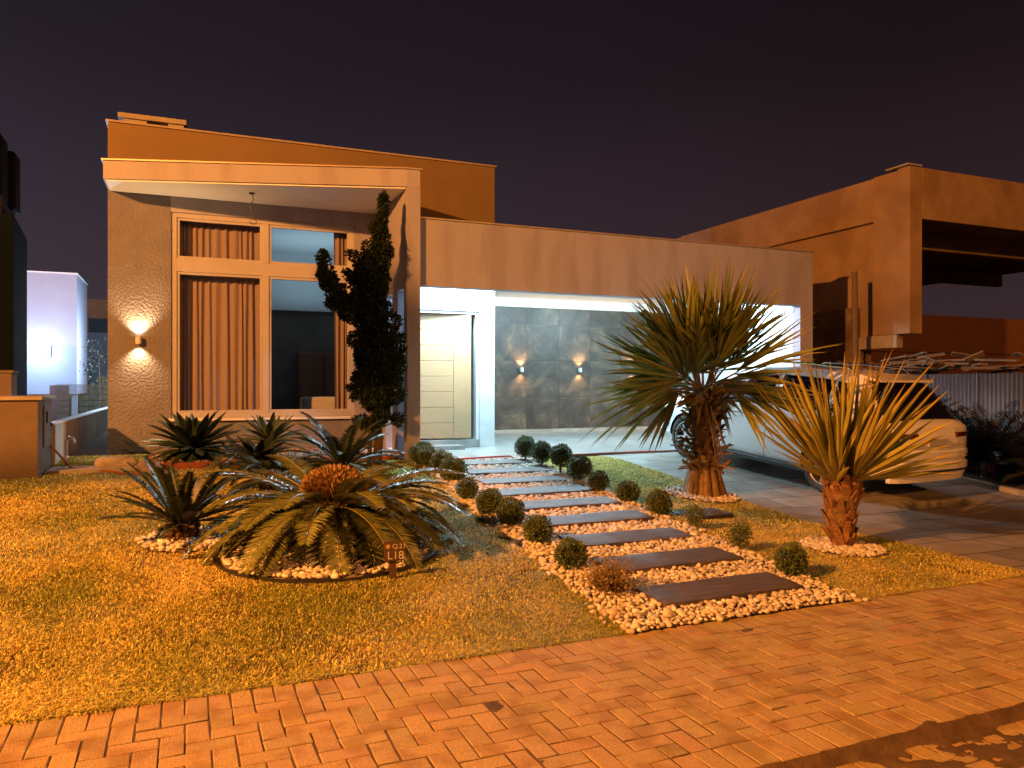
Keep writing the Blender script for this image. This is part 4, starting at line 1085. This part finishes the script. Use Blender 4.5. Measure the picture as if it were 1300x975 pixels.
# boxwoods: three meshes for the crowns, then copies
def box_mesh(seed, n, sparse, core=True):
    r = np.random.default_rng(seed); f = []
    d = r.normal(0, 1, (n, 3)); d /= np.linalg.norm(d, axis=1)[:, None]
    lump = 1 + .07 * np.sin(d @ r.normal(0, 3, 3)) + .05 * np.sin(d @ r.normal(0, 6, 3))
    P = d * (lump * r.uniform(.78 if not sparse else .4, 1.03, n))[:, None]
    a = d * .6 + r.normal(0, .6, (n, 3)); a /= np.linalg.norm(a, axis=1)[:, None]
    b = np.cross(a, r.normal(0, 1, (n, 3))); b /= np.linalg.norm(b, axis=1)[:, None]
    s = .14 * r.uniform(.6, 1.25, n)[:, None]
    V = np.stack([P, P + a * s * .5 + b * s * .32, P + a * s, P + a * s * .5 - b * s * .32], 1).reshape(-1, 3)
    c = np.repeat(np.clip(1 + r.normal(0, .3, (n, 1)), .3, 2) * np.ones(3), 4, 0)
    F = np.arange(4 * n).reshape(-1, 4)
    return V, F, c
BMESH = []
for sd, n, sp in ((1, 3600, False), (2, 3300, False), (3, 2300, True)):
    V, F, c = box_mesh(sd, n, sp)
    if not sp:
        V2, F2 = ico(2); core = np.concatenate([F2, F2[:, :1]], 1)
        F = np.concatenate([F, core + len(V)]); V = np.concatenate([V, V2 * .74]); c = np.concatenate([c, np.ones((len(V2), 3)) * .5])
        # degenerate quads are avoided by giving the core its own triangles below
        F = F[:n]; V = V[:4 * n]; c = c[:4 * n]
    BMESH.append((V, F, c))
def first_box(kind):
    root = thing('boxwood', 'tmp', 'shrub', (0, 0, 0))
    V, F, c = BMESH[kind]
    cr = mesh_np('crown', V, F, M['dry_leaf'] if kind == 3 else M['box_leaf'], c, parent=root)
    if kind < 2:
        V2, F2 = ico(2); ob = MB().add(V2 * .76, F2).build('dark_core', M['dark_leaf'], cr, smooth=True)  # near-black ball, stands in for the shade inside the crown
    st = MB().tube([(0, 0, -2.0), (.06, 0, -1.4), (0, 0, -.3)], [.13, .11, .09], 7).build('stem', M['bark'], root)
    return root
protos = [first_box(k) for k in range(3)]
used = [False] * 3
def dup(root):
    r_ = root.copy(); COL.objects.link(r_)
    for ch in root.children:
        c = ch.copy(); COL.objects.link(c); c.parent = r_
        for g in ch.children:
            d = g.copy(); COL.objects.link(d); d.parent = c
    return r_
def place_box(kind, u, v, R, lift, label, seed):
    o = protos[kind] if not used[kind] else dup(protos[kind]); used[kind] = True
    o.location = (u, v, float(zg(u, v)) + R * lift); rr = random.Random(seed)
    o.rotation_euler = (0, 0, rr.uniform(0, 6.28)); s = R * rr.uniform(.9, 1.08); o.scale = (s * rr.uniform(.92, 1.08), s * rr.uniform(.92, 1.08), s * rr.uniform(.88, 1.1))
    tag(o, label, 'shrub', 'clipped boxwoods edging the stepping path')
LEFT = [(2.94, 5.67, .128), (3.03, 6.53, .133), (3.08, 7.28, .138), (3.06, 7.84, .146), (3.09, 8.66, .15), (3.36, 9.94, .165), (3.46, 10.75, .165), (3.36, 11.2, .17), (3.4, 11.6, .175)]
for k, (u, v, R) in enumerate(LEFT):
    place_box(k % 2, u, v, R, 1.0, 'clipped boxwood ball, %s from the pavement on the cycad side of the path' % ORD[k], k)
RIGHT = [(4.57, 4.91, .125, 0, 1.0), (4.70, 5.7, .125, 2, 1.25), (4.85, 6.58, .125, 2, 1.2), (4.85, 7.25, .14, 0, 1.0), (4.89, 7.97, .135, 1, 1.05), (4.87, 8.65, .14, 0, 1.15), (5.03, 9.45, .175, 1, 1.25), (5.04, 10.05, .165, 0, 1.75), (5.07, 10.75, .165, 1, 1.5), (5.05, 11.35, .17, 0, 1.5)]
for k, (u, v, R, kd, lf) in enumerate(RIGHT):
    lab = ('sparse boxwood ball' if kd == 2 else 'clipped boxwood ball') + ', %s from the pavement on the palm side of the path' % ORD[k]
    place_box(kd, u, v, R, lf, lab, 40 + k)
o = thing('dry_shrub', 'dried brown twiggy shrub at the pavement end of the boxwood row', 'shrub', (2.9, 5.0, .04))
mb = MB(); r = np.random.default_rng(44); tips = []
for k in range(240):
    a = r.uniform(0, 2*pi); e = r.uniform(.35, 1.5); l = r.uniform(.15, .29); d = np.array([cos(a) * cos(e), sin(a) * cos(e), sin(e)]); p = np.array([2.9, 5.0, .04]) + [r.normal(0, .02), r.normal(0, .02), 0]
    q = p + d * l * .6 + r.normal(0, .01, 3); t_ = q + nrm(d + r.normal(0, .4, 3)) * l * .45; mb.tube([p, q, t_], [.0035, .0025, .0015], 4); tips += [q, t_]
mb.build('twigs', M['dry_leaf'], o, colors=True)
leaf_cloud(np.array(tips), .03, 1700, .022, 6, M['dry_leaf'], 'leaves', o)

# dark plants beside the driveway
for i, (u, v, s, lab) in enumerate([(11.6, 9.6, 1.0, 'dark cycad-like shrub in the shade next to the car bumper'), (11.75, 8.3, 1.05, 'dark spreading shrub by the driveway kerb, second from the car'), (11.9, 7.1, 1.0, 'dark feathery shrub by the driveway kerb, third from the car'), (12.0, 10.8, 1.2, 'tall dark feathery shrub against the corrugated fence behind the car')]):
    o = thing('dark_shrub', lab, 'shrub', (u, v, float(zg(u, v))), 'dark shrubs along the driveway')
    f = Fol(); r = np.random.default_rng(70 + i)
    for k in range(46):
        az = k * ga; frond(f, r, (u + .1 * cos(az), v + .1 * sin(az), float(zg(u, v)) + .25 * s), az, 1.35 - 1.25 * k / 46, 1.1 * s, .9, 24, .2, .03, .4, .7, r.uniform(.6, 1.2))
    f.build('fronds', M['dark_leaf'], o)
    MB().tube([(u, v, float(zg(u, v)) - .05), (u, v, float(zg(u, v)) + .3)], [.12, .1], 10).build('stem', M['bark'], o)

# sign in the lawn
SP = (1.50, 5.90, .080)
sg_ = thing('lot_sign', 'small brown wooden stake sign reading Q 21 and L18 by the cycad bed', 'sign', SP)
rot = Matrix.Translation(SP) @ Matrix.Rotation(radians(-8), 4, 'Z')
MB().prism([(-.03, -.0), (.03, 0), (.03, .014), (-.03, .014)], -.06, .17).build('stake', M['sign_wood'], sg_)
sg_.children[0].matrix_local = Matrix.Identity(4)
for ch in list(sg_.children): bpy.data.objects.remove(ch)
MB().box(-.033, .022, .011, .024, -.06, .2, M=rot).build('stake', M['sign_wood'], sg_)
bd = MB().box(-.075, .075, -.008, .010, .148, .302, M=rot).build('board', M['sign_wood'], sg_, bevel=.003)
def text(s, size, x, z, mat_, parent, name):
    cu = bpy.data.curves.new(name, 'FONT'); cu.body = s; cu.size = size; cu.extrude = .0015; cu.align_x = 'LEFT'
    to = bpy.data.objects.new(name, cu); COL.objects.link(to)
    dg = bpy.context.evaluated_depsgraph_get(); me = bpy.data.meshes.new_from_object(to.evaluated_get(dg))
    bpy.data.objects.remove(to)
    Mx = rot @ Matrix.Translation((x, -.0105, z)) @ Matrix.Rotation(pi / 2, 4, 'X')
    me.transform(Matrix.Translation(Vector(root_loc(parent)) * -1) @ Mx); me.materials.clear(); me.materials.append(mat_)
    o = bpy.data.objects.new(name, me); COL.objects.link(o); o.parent = parent
text('L18', .088, -.052, .163, M['sign_text'], bd, 'lettering')
text('Q.21', .052, -.012, .245, M['sign_text'], bd, 'lettering')
MB().lathe([(.017, 0), (.017, .003)], 20, rot @ Matrix.Translation((-.045, -.0085, .262)) @ Matrix.Rotation(pi / 2, 4, 'X')).build('emblem_dot', M['sign_gold'], bd)

# ------------------------------------------------------------------ car
def build_car():
    # local frame: x forward from the rear axle, y to the car's own left, z up
    ca = thing('parked_car', 'white SUV parked on the driveway with its tail towards the street', 'car', (0, 0, 0))
    xs_top = [-.97, -.95, -.90, -.84, -.74, -.40, -.20, .3, 1.0, 1.45, 1.8, 2.45, 2.7, 3.2, 3.5, 3.66, 3.74]
    zt_top = [.78, 1.0, 1.07, 1.10, 1.16, 1.56, 1.64, 1.69, 1.69, 1.65, 1.5, 1.10, 1.06, 1.0, .93, .82, .7]
    xs_w = [-.97, -.93, -.82, -.6, 0, 1, 2, 2.8, 3.2, 3.5, 3.68, 3.74]
    w_w = [.66, .8, .89, .925, .94, .945, .945, .94, .92, .84, .68, .55]
    xs_b = [-.97, -.9, -.75, -.4, .5, 2.5, 3.4, 3.74]; zb_b = [.52, .42, .34, .28, .24, .24, .28, .42]
    def sect(x):
        zt = np.interp(x, xs_top, zt_top); w = np.interp(x, xs_w, w_w); zb = np.interp(x, xs_b, zb_b)
        belt = np.interp(x, [-.97, -.9, 0, 2.4, 3.74], [.74, 1.02, 1.07, 1.0, .66]); belt = min(belt, zt - .05)
        k = np.clip((zt - belt - .05) / .6, 0, 1); wr = w * .93 - .26 * k
        P = [(0, zb), (.6 * w, zb), (.88 * w, zb + .015), (.965 * w, zb + .08), (.99 * w, zb + .2 * (belt - zb)), (w, zb + .5 * (belt - zb)), (.995 * w, zb + .66 * (belt - zb)), (1.0 * w, zb + .74 * (belt - zb)), (.975 * w, belt - .02), (.95 * w, belt)]
        ys, zs_ = .95 * w, belt; re, ze = wr, zt - .05 - .05 * k
        for t in (.2, .4, .6, .8): P.append((ys + (re - ys) * t + .02 * k * sin(pi * t), zs_ + (ze - zs_) * t))
        P += [(re, ze), (re - .05, zt - .03), (re * .7, zt - .008), (re * .35, zt), (0, zt)]
        return np.array(P)
    xs = np.unique(np.concatenate([np.linspace(-.97, 3.74, 90), xs_top, xs_w]))
    S = [sect(x) for x in xs]; m = len(S[0])
    ringV = []
    for x, P in zip(xs, S):
        full = [(x, y, z) for y, z in P] + [(x, -y, z) for y, z in P[-2:0:-1]]
        ringV.append(full)
    n = len(ringV[0]); V = [p for r_ in ringV for p in r_]
    F = [(i*n+j, i*n+(j+1) % n, (i+1)*n+(j+1) % n, (i+1)*n+j) for i in range(len(xs)-1) for j in range(n)]
    F = [f_[::-1] for f_ in F]
    F += [tuple(range(n)), tuple(range(len(V)-1, len(V)-n-1, -1))]
    body = MB().add(V, F).build('body', [M['car_paint'], M['car_dark']], ca, smooth=True)
    bm = bmesh.new(); bm.from_mesh(body.data); bmesh.ops.recalc_face_normals(bm, faces=bm.faces); bm.to_mesh(body.data); bm.free()
    cb = MB()
    for x in (0, 2.76):
        for s in (-1, 1):
            cb.lathe([(.40, 0), (.40, .45)], 40, Matrix.Translation((x, s * .6 if s > 0 else -1.05, .36)) @ Matrix.Rotation(-pi / 2, 4, 'X'), mi=1)
    cut = cb.build('cut', [M['car_paint'], M['car_dark']])
    bm = bmesh.new(); bm.from_mesh(cut.data); bmesh.ops.recalc_face_normals(bm, faces=bm.faces); bm.to_mesh(cut.data); bm.free()
    md = body.modifiers.new('b', 'BOOLEAN'); md.operation = 'DIFFERENCE'; md.object = cut; md.solver = 'EXACT'
    dg = bpy.context.evaluated_depsgraph_get(); dg.update()
    me = bpy.data.meshes.new_from_object(body.evaluated_get(dg)); body.modifiers.clear(); body.data = me
    bpy.data.objects.remove(cut)
    try:
        me.set_sharp_from_angle(angle=radians(40))
    except Exception: pass
    # glass patches on the cabin
    def side_glass(x0a, x0b, x1a, x1b, s, name):
        Vv = []; nx = 10
        for t in (.1, .4, .7, .93):
            a = x0a + (x0b - x0a) * t; b = x1a + (x1b - x1a) * t
            for i in range(nx):
                x = a + (b - a) * i / (nx - 1); P = sect(x)[9:15]; q = t * 5; k = min(4, int(q)); y, z = P[k] + (P[k+1] - P[k]) * (q - k)
                Vv.append((x, s * (y + .004), z + .001))
        Ff = [(j*nx+i, j*nx+i+1, (j+1)*nx+i+1, (j+1)*nx+i) for j in range(3) for i in range(nx-1)]
        g = MB().add(Vv, Ff).build(name, M['car_glass'], ca, smooth=True); sm = g.modifiers.new('t', 'SOLIDIFY'); sm.thickness = .003
    for s in (-1, 1):
        side_glass(-.36, -.14, .02, .06, s, 'quarter_window')
        side_glass(.10, .12, 1.02, 1.0, s, 'rear_door_window')
        side_glass(1.10, 1.08, 2.26, 1.55, s, 'front_door_window')
    def top_glass(x0, x1, wfac, name):
        Vv = []; nx, ny = 12, 13
        for i in range(nx):
            x = x0 + (x1 - x0) * i / (nx - 1); P = sect(x); wt = P[15][0] * wfac
            for j in range(ny):
                y = -wt + 2 * wt * j / (ny - 1); z = np.interp(abs(y), P[::-1][:6, 0], P[::-1][:6, 1]); Vv.append((x, y, z))
        Vv = np.array(Vv).reshape(nx, ny, 3); gx = np.gradient(Vv[:, :, 2], axis=0) / np.gradient(Vv[:, :, 0], axis=0)
        Nn = np.stack([-gx, 0 * gx, 1 + 0 * gx], -1); Nn /= np.linalg.norm(Nn, axis=2)[:, :, None]; Vv = Vv + Nn * .005
        g = MB().add(Vv.reshape(-1, 3), [(i*ny+j, i*ny+j+1, (i+1)*ny+j+1, (i+1)*ny+j) for i in range(nx-1) for j in range(ny-1)]).build(name, M['car_glass'], ca, smooth=True)
        g.modifiers.new('t', 'SOLIDIFY').thickness = .003
    top_glass(-.83, -.33, 1.02, 'rear_window'); top_glass(1.62, 2.42, .97, 'windscreen')
    # spoiler
    P = sect(-.3)
    MB().add([(-.52, -.58, 1.60), (-.52, .58, 1.60), (-.15, .6, 1.665), (-.15, -.6, 1.665), (-.53, -.58, 1.57), (-.53, .58, 1.57), (-.2, .58, 1.60), (-.2, -.58, 1.60)], [(0,3,2,1),(4,5,6,7),(0,1,5,4),(1,2,6,5),(2,3,7,6),(3,0,4,7)]).build('spoiler', M['car_paint'], ca, bevel=.01)
    # rear mouldings swept round the tail
    def sweep(prof, name, m_, y0=-.9, y1=.9, off=0, parent=ca):
        ny = 41; Vv = []; k = len(prof)
        for j in range(ny):
            y = y0 + (y1 - y0) * j / (ny - 1)
            for (d, z) in prof:
                # tail plan curve
                xw = np.interp(abs(y), [0, .45, .66, .8, .89, .925], [-.985, -.975, -.95, -.90, -.78, -.58]); Vv.append((xw - d, y * (1 + d * .25), z))
        Ff = [(j*k+i, j*k+(i+1) % k, (j+1)*k+(i+1) % k, (j+1)*k+i) for j in range(ny-1) for i in range(k)]
        Ff += [tuple(range(k-1, -1, -1)), tuple(range((ny-1)*k, ny*k))]
        return MB().add(Vv, Ff).build(name, m_, parent, smooth=False)
    bp = sweep([(-.08, .36), (.035, .38), (.06, .47), (.055, .55), (.02, .57), (.02, .60), (.05, .61), (.045, .70), (.0, .74), (-.08, .74)], 'rear_bumper', M['car_paint'], -.93, .93)
    sweep([(-.05, .30), (.02, .31), (.02, .375), (-.05, .375)], 'bumper_skirt', M['car_paint'], -.8, .8)
    sweep([(.02, .435), (.066, .435), (.066, .46), (.02, .46)], 'lower_grille', M['car_dark'], -.72, .72, parent=bp)
    sweep([(-.05, .745), (.012, .75), (.028, .80), (.012, .90), (-.02, 1.0), (-.06, 1.02), (-.12, 1.0)], 'tailgate', M['car_paint'], -.74, .74)
    for s in (-1, 1):
        sweep([(-.06, .885), (.03, .89), (.03, .95), (-.06, .955)], 'tail_light', M['tail'], s * .42 if s > 0 else -.92, .92 if s > 0 else -.42)
        sweep([(.03, .63), (.058, .63), (.058, .65), (.03, .65)], 'reflector', M['tail'], s * .7 if s > 0 else -.86, .86 if s > 0 else -.7, parent=bp)
    MB().box(-1.025, -1.005, -.2, .2, .775, .875).build('licence_plate', M['plate'], ca, bevel=.004)
    # door seams, sills, handles, mirrors, rails
    for s in (-1, 1):
        w = .945
        MB().box(-.1, 2.4, s * .90 - .03, s * .90 + .03, .23, .30).build('sill_trim', M['car_dark'], ca, bevel=.01)
        for x in (.62, 1.55): MB().box(x, x + .2, s * .955 - .012, s * .955 + .012, .93, .96).build('door_handle', M['car_paint'], ca, bevel=.006)
        MB().box(2.0, 2.2, s * 1.02 - .09, s * 1.02 + .09, 1.03, 1.17).build('mirror', M['car_paint'], ca, bevel=.04)
        MB().tube([(-.15, s * .60, 1.66), (-.05, s * .61, 1.73), (.6, s * .615, 1.745), (1.3, s * .61, 1.73), (1.4, s * .60, 1.67)], .016, 8).build('roof_rail', M['chrome'], ca)
        for x0 in (.33, 1.05, 2.2):
            pts_ = [];
            for t in range(3, 10):
                P = sect(x0 + (.12 if x0 < .5 else 0) * (t - 3) / 6); pts_.append((x0 + (.12 if x0 < .5 else 0) * (t - 3) / 6, s * (P[t][0] + .0005), P[t][1]))
            MB().tube(pts_, .0035, 5).build('door_seam', M['car_dark'], ca)
        MB().tube([(-.45, s * .932, .93), (.3, s * .945, .90), (1.5, s * .95, .88), (2.3, s * .947, .86)], .006, 6).build('body_crease', M['car_paint'], ca)
    for x in (0, 2.76):
        for s in (-1, 1):
            R_w = Matrix.Translation((x, s * .82, .36)) @ Matrix.Rotation(-s * pi / 2, 4, 'X')
            wh = bpy.data.objects.new('wheel', None); COL.objects.link(wh); wh.parent = ca
            MB().lathe([(.25, -.1), (.33, -.105), (.355, -.085), (.36, -.05), (.36, .05), (.355, .085), (.33, .105), (.25, .1), (.25, -.1)], 40, R_w, cap=False).build('tyre', M['tyre'], wh, smooth=True)
            mb = MB().lathe([(.245, -.08), (.255, -.08), (.255, .098), (.25, .104), (.235, .098), (.232, .06), (.228, -.08), (.245, -.08)], 40, R_w, cap=False)
            for k in range(5):
                for dth in (-.16, .16):
                    a = 2 * pi * k / 5 + .3; q = R_w @ Matrix.Rotation(a, 4, 'Z') @ Matrix.Rotation(dth, 4, 'Z')
                    mb.box(.03, .24, -.014, .014, .05, .085, M=q)
            mb.lathe([(.06, .04), (.06, .09), (.03, .095)], 20, R_w)
            mb.build('rim', M['rim'], wh)
            MB().lathe([(.17, -.04), (.17, -.02)], 24, R_w).lathe([(.235, -.075), (.235, -.07)], 24, R_w).build('brake_disc', M['dark_metal'], wh)
    return ca
car = build_car()
# wheel contact: rear-left at world (X 4.26, D 10.6), heading up the ramp into the garage
def uv(X, D): return Vector((.9205 * X + .3907 * D, -.3907 * X + .9205 * D, 0))
rl = uv(4.26, 10.6); fl = uv(2.90, 13.0)
fw = (fl - rl).normalized(); ang = math.atan2(fw.y, fw.x); left = Vector((-fw.y, fw.x, 0))
rc = rl - left * .92; fc = rc + fw * 2.76
zr_, zf_ = float(zg(rc.x, rc.y)), float(zg(fc.x, fc.y)); zr_ = float(zg(rl.x, rl.y)) ; zf_ = min(.40, float(zg(rl.x + fw.x * 2.76, rl.y + fw.y * 2.76)))
pitch = -math.atan2(zf_ - zr_, 2.76)
car.location = (rc.x, rc.y, zr_ + .006); car.rotation_euler = (0, pitch, ang)

# ------------------------------------------------------------------ sky, camera, render
w = bpy.data.worlds.new('World'); SC.world = w; w.use_nodes = True
nt = w.node_tree; nt.nodes.clear(); N = nt.nodes; L = nt.links
out = N.new('ShaderNodeOutputWorld'); bg = N.new('ShaderNodeBackground'); bg.inputs[1].default_value = 1
tc = N.new('ShaderNodeTexCoord'); sp = N.new('ShaderNodeSeparateXYZ'); L.new(tc.outputs['Generated'], sp.inputs[0])
rmp = N.new('ShaderNodeValToRGB'); e = rmp.color_ramp.elements
e[0].position = 0; e[0].color = (.058, .041, .044, 1); e[1].position = .5; e[1].color = (.0115, .008, .0105, 1)
x = e.new(.2); x.color = (.036, .025, .030, 1)
x = e.new(.36); x.color = (.0185, .0125, .0155, 1)
L.new(sp.outputs['Z'], rmp.inputs['Fac'])
# glow of the town is paler and bluer to the left
r2 = N.new('ShaderNodeMapRange'); r2.inputs['From Min'].default_value = -.35; r2.inputs['From Max'].default_value = .75; r2.inputs['To Min'].default_value = 0; r2.inputs['To Max'].default_value = 1
L.new(sp.outputs['X'], r2.inputs['Value'])
tr = N.new('ShaderNodeValToRGB'); tr.color_ramp.elements[0].color = (1.1, 1.18, 1.38, 1); tr.color_ramp.elements[1].color = (.72, .58, .60, 1)
L.new(r2.outputs[0], tr.inputs['Fac'])
mx = N.new('ShaderNodeMix'); mx.data_type = 'RGBA'; mx.blend_type = 'MULTIPLY'; mx.inputs[0].default_value = 1; mx.clamp_result = False
nz = N.new('ShaderNodeTexNoise'); nz.inputs['Scale'].default_value = 2.2; nz.inputs['Detail'].default_value = 5; L.new(tc.outputs['Generated'], nz.inputs['Vector'])
nr_ = N.new('ShaderNodeMapRange'); nr_.inputs['To Min'].default_value = .78; nr_.inputs['To Max'].default_value = 1.22; L.new(nz.outputs['Fac'], nr_.inputs['Value']); L.new(nr_.outputs[0], bg.inputs[1])
L.new(rmp.outputs[0], mx.inputs[6]); L.new(tr.outputs[0], mx.inputs[7]); L.new(mx.outputs[2], bg.inputs[0]); L.new(bg.outputs[0], out.inputs[0])

cam = bpy.data.cameras.new('camera'); co = bpy.data.objects.new('camera', cam); COL.objects.link(co)
co.location = (0, 0, 1.6); co.rotation_euler = (radians(90), 0, radians(-23)); cam.lens = 27.06; cam.sensor_width = 36; cam.shift_y = .0012
cam.clip_start = .05; cam.clip_end = 2000
SC.camera = co
SC.render.engine = 'CYCLES'
SC.cycles.use_denoising = True
SC.cycles.max_bounces = 8; SC.cycles.transparent_max_bounces = 16
SC.cycles.sample_clamp_indirect = 4; SC.cycles.caustics_reflective = False; SC.cycles.caustics_refractive = False
SC.view_settings.view_transform = 'Standard'; SC.view_settings.look = 'None'; SC.view_settings.gamma = 1; SC.view_settings.exposure = 0
try: SC.view_settings.use_curve_mapping = False
except Exception: pass
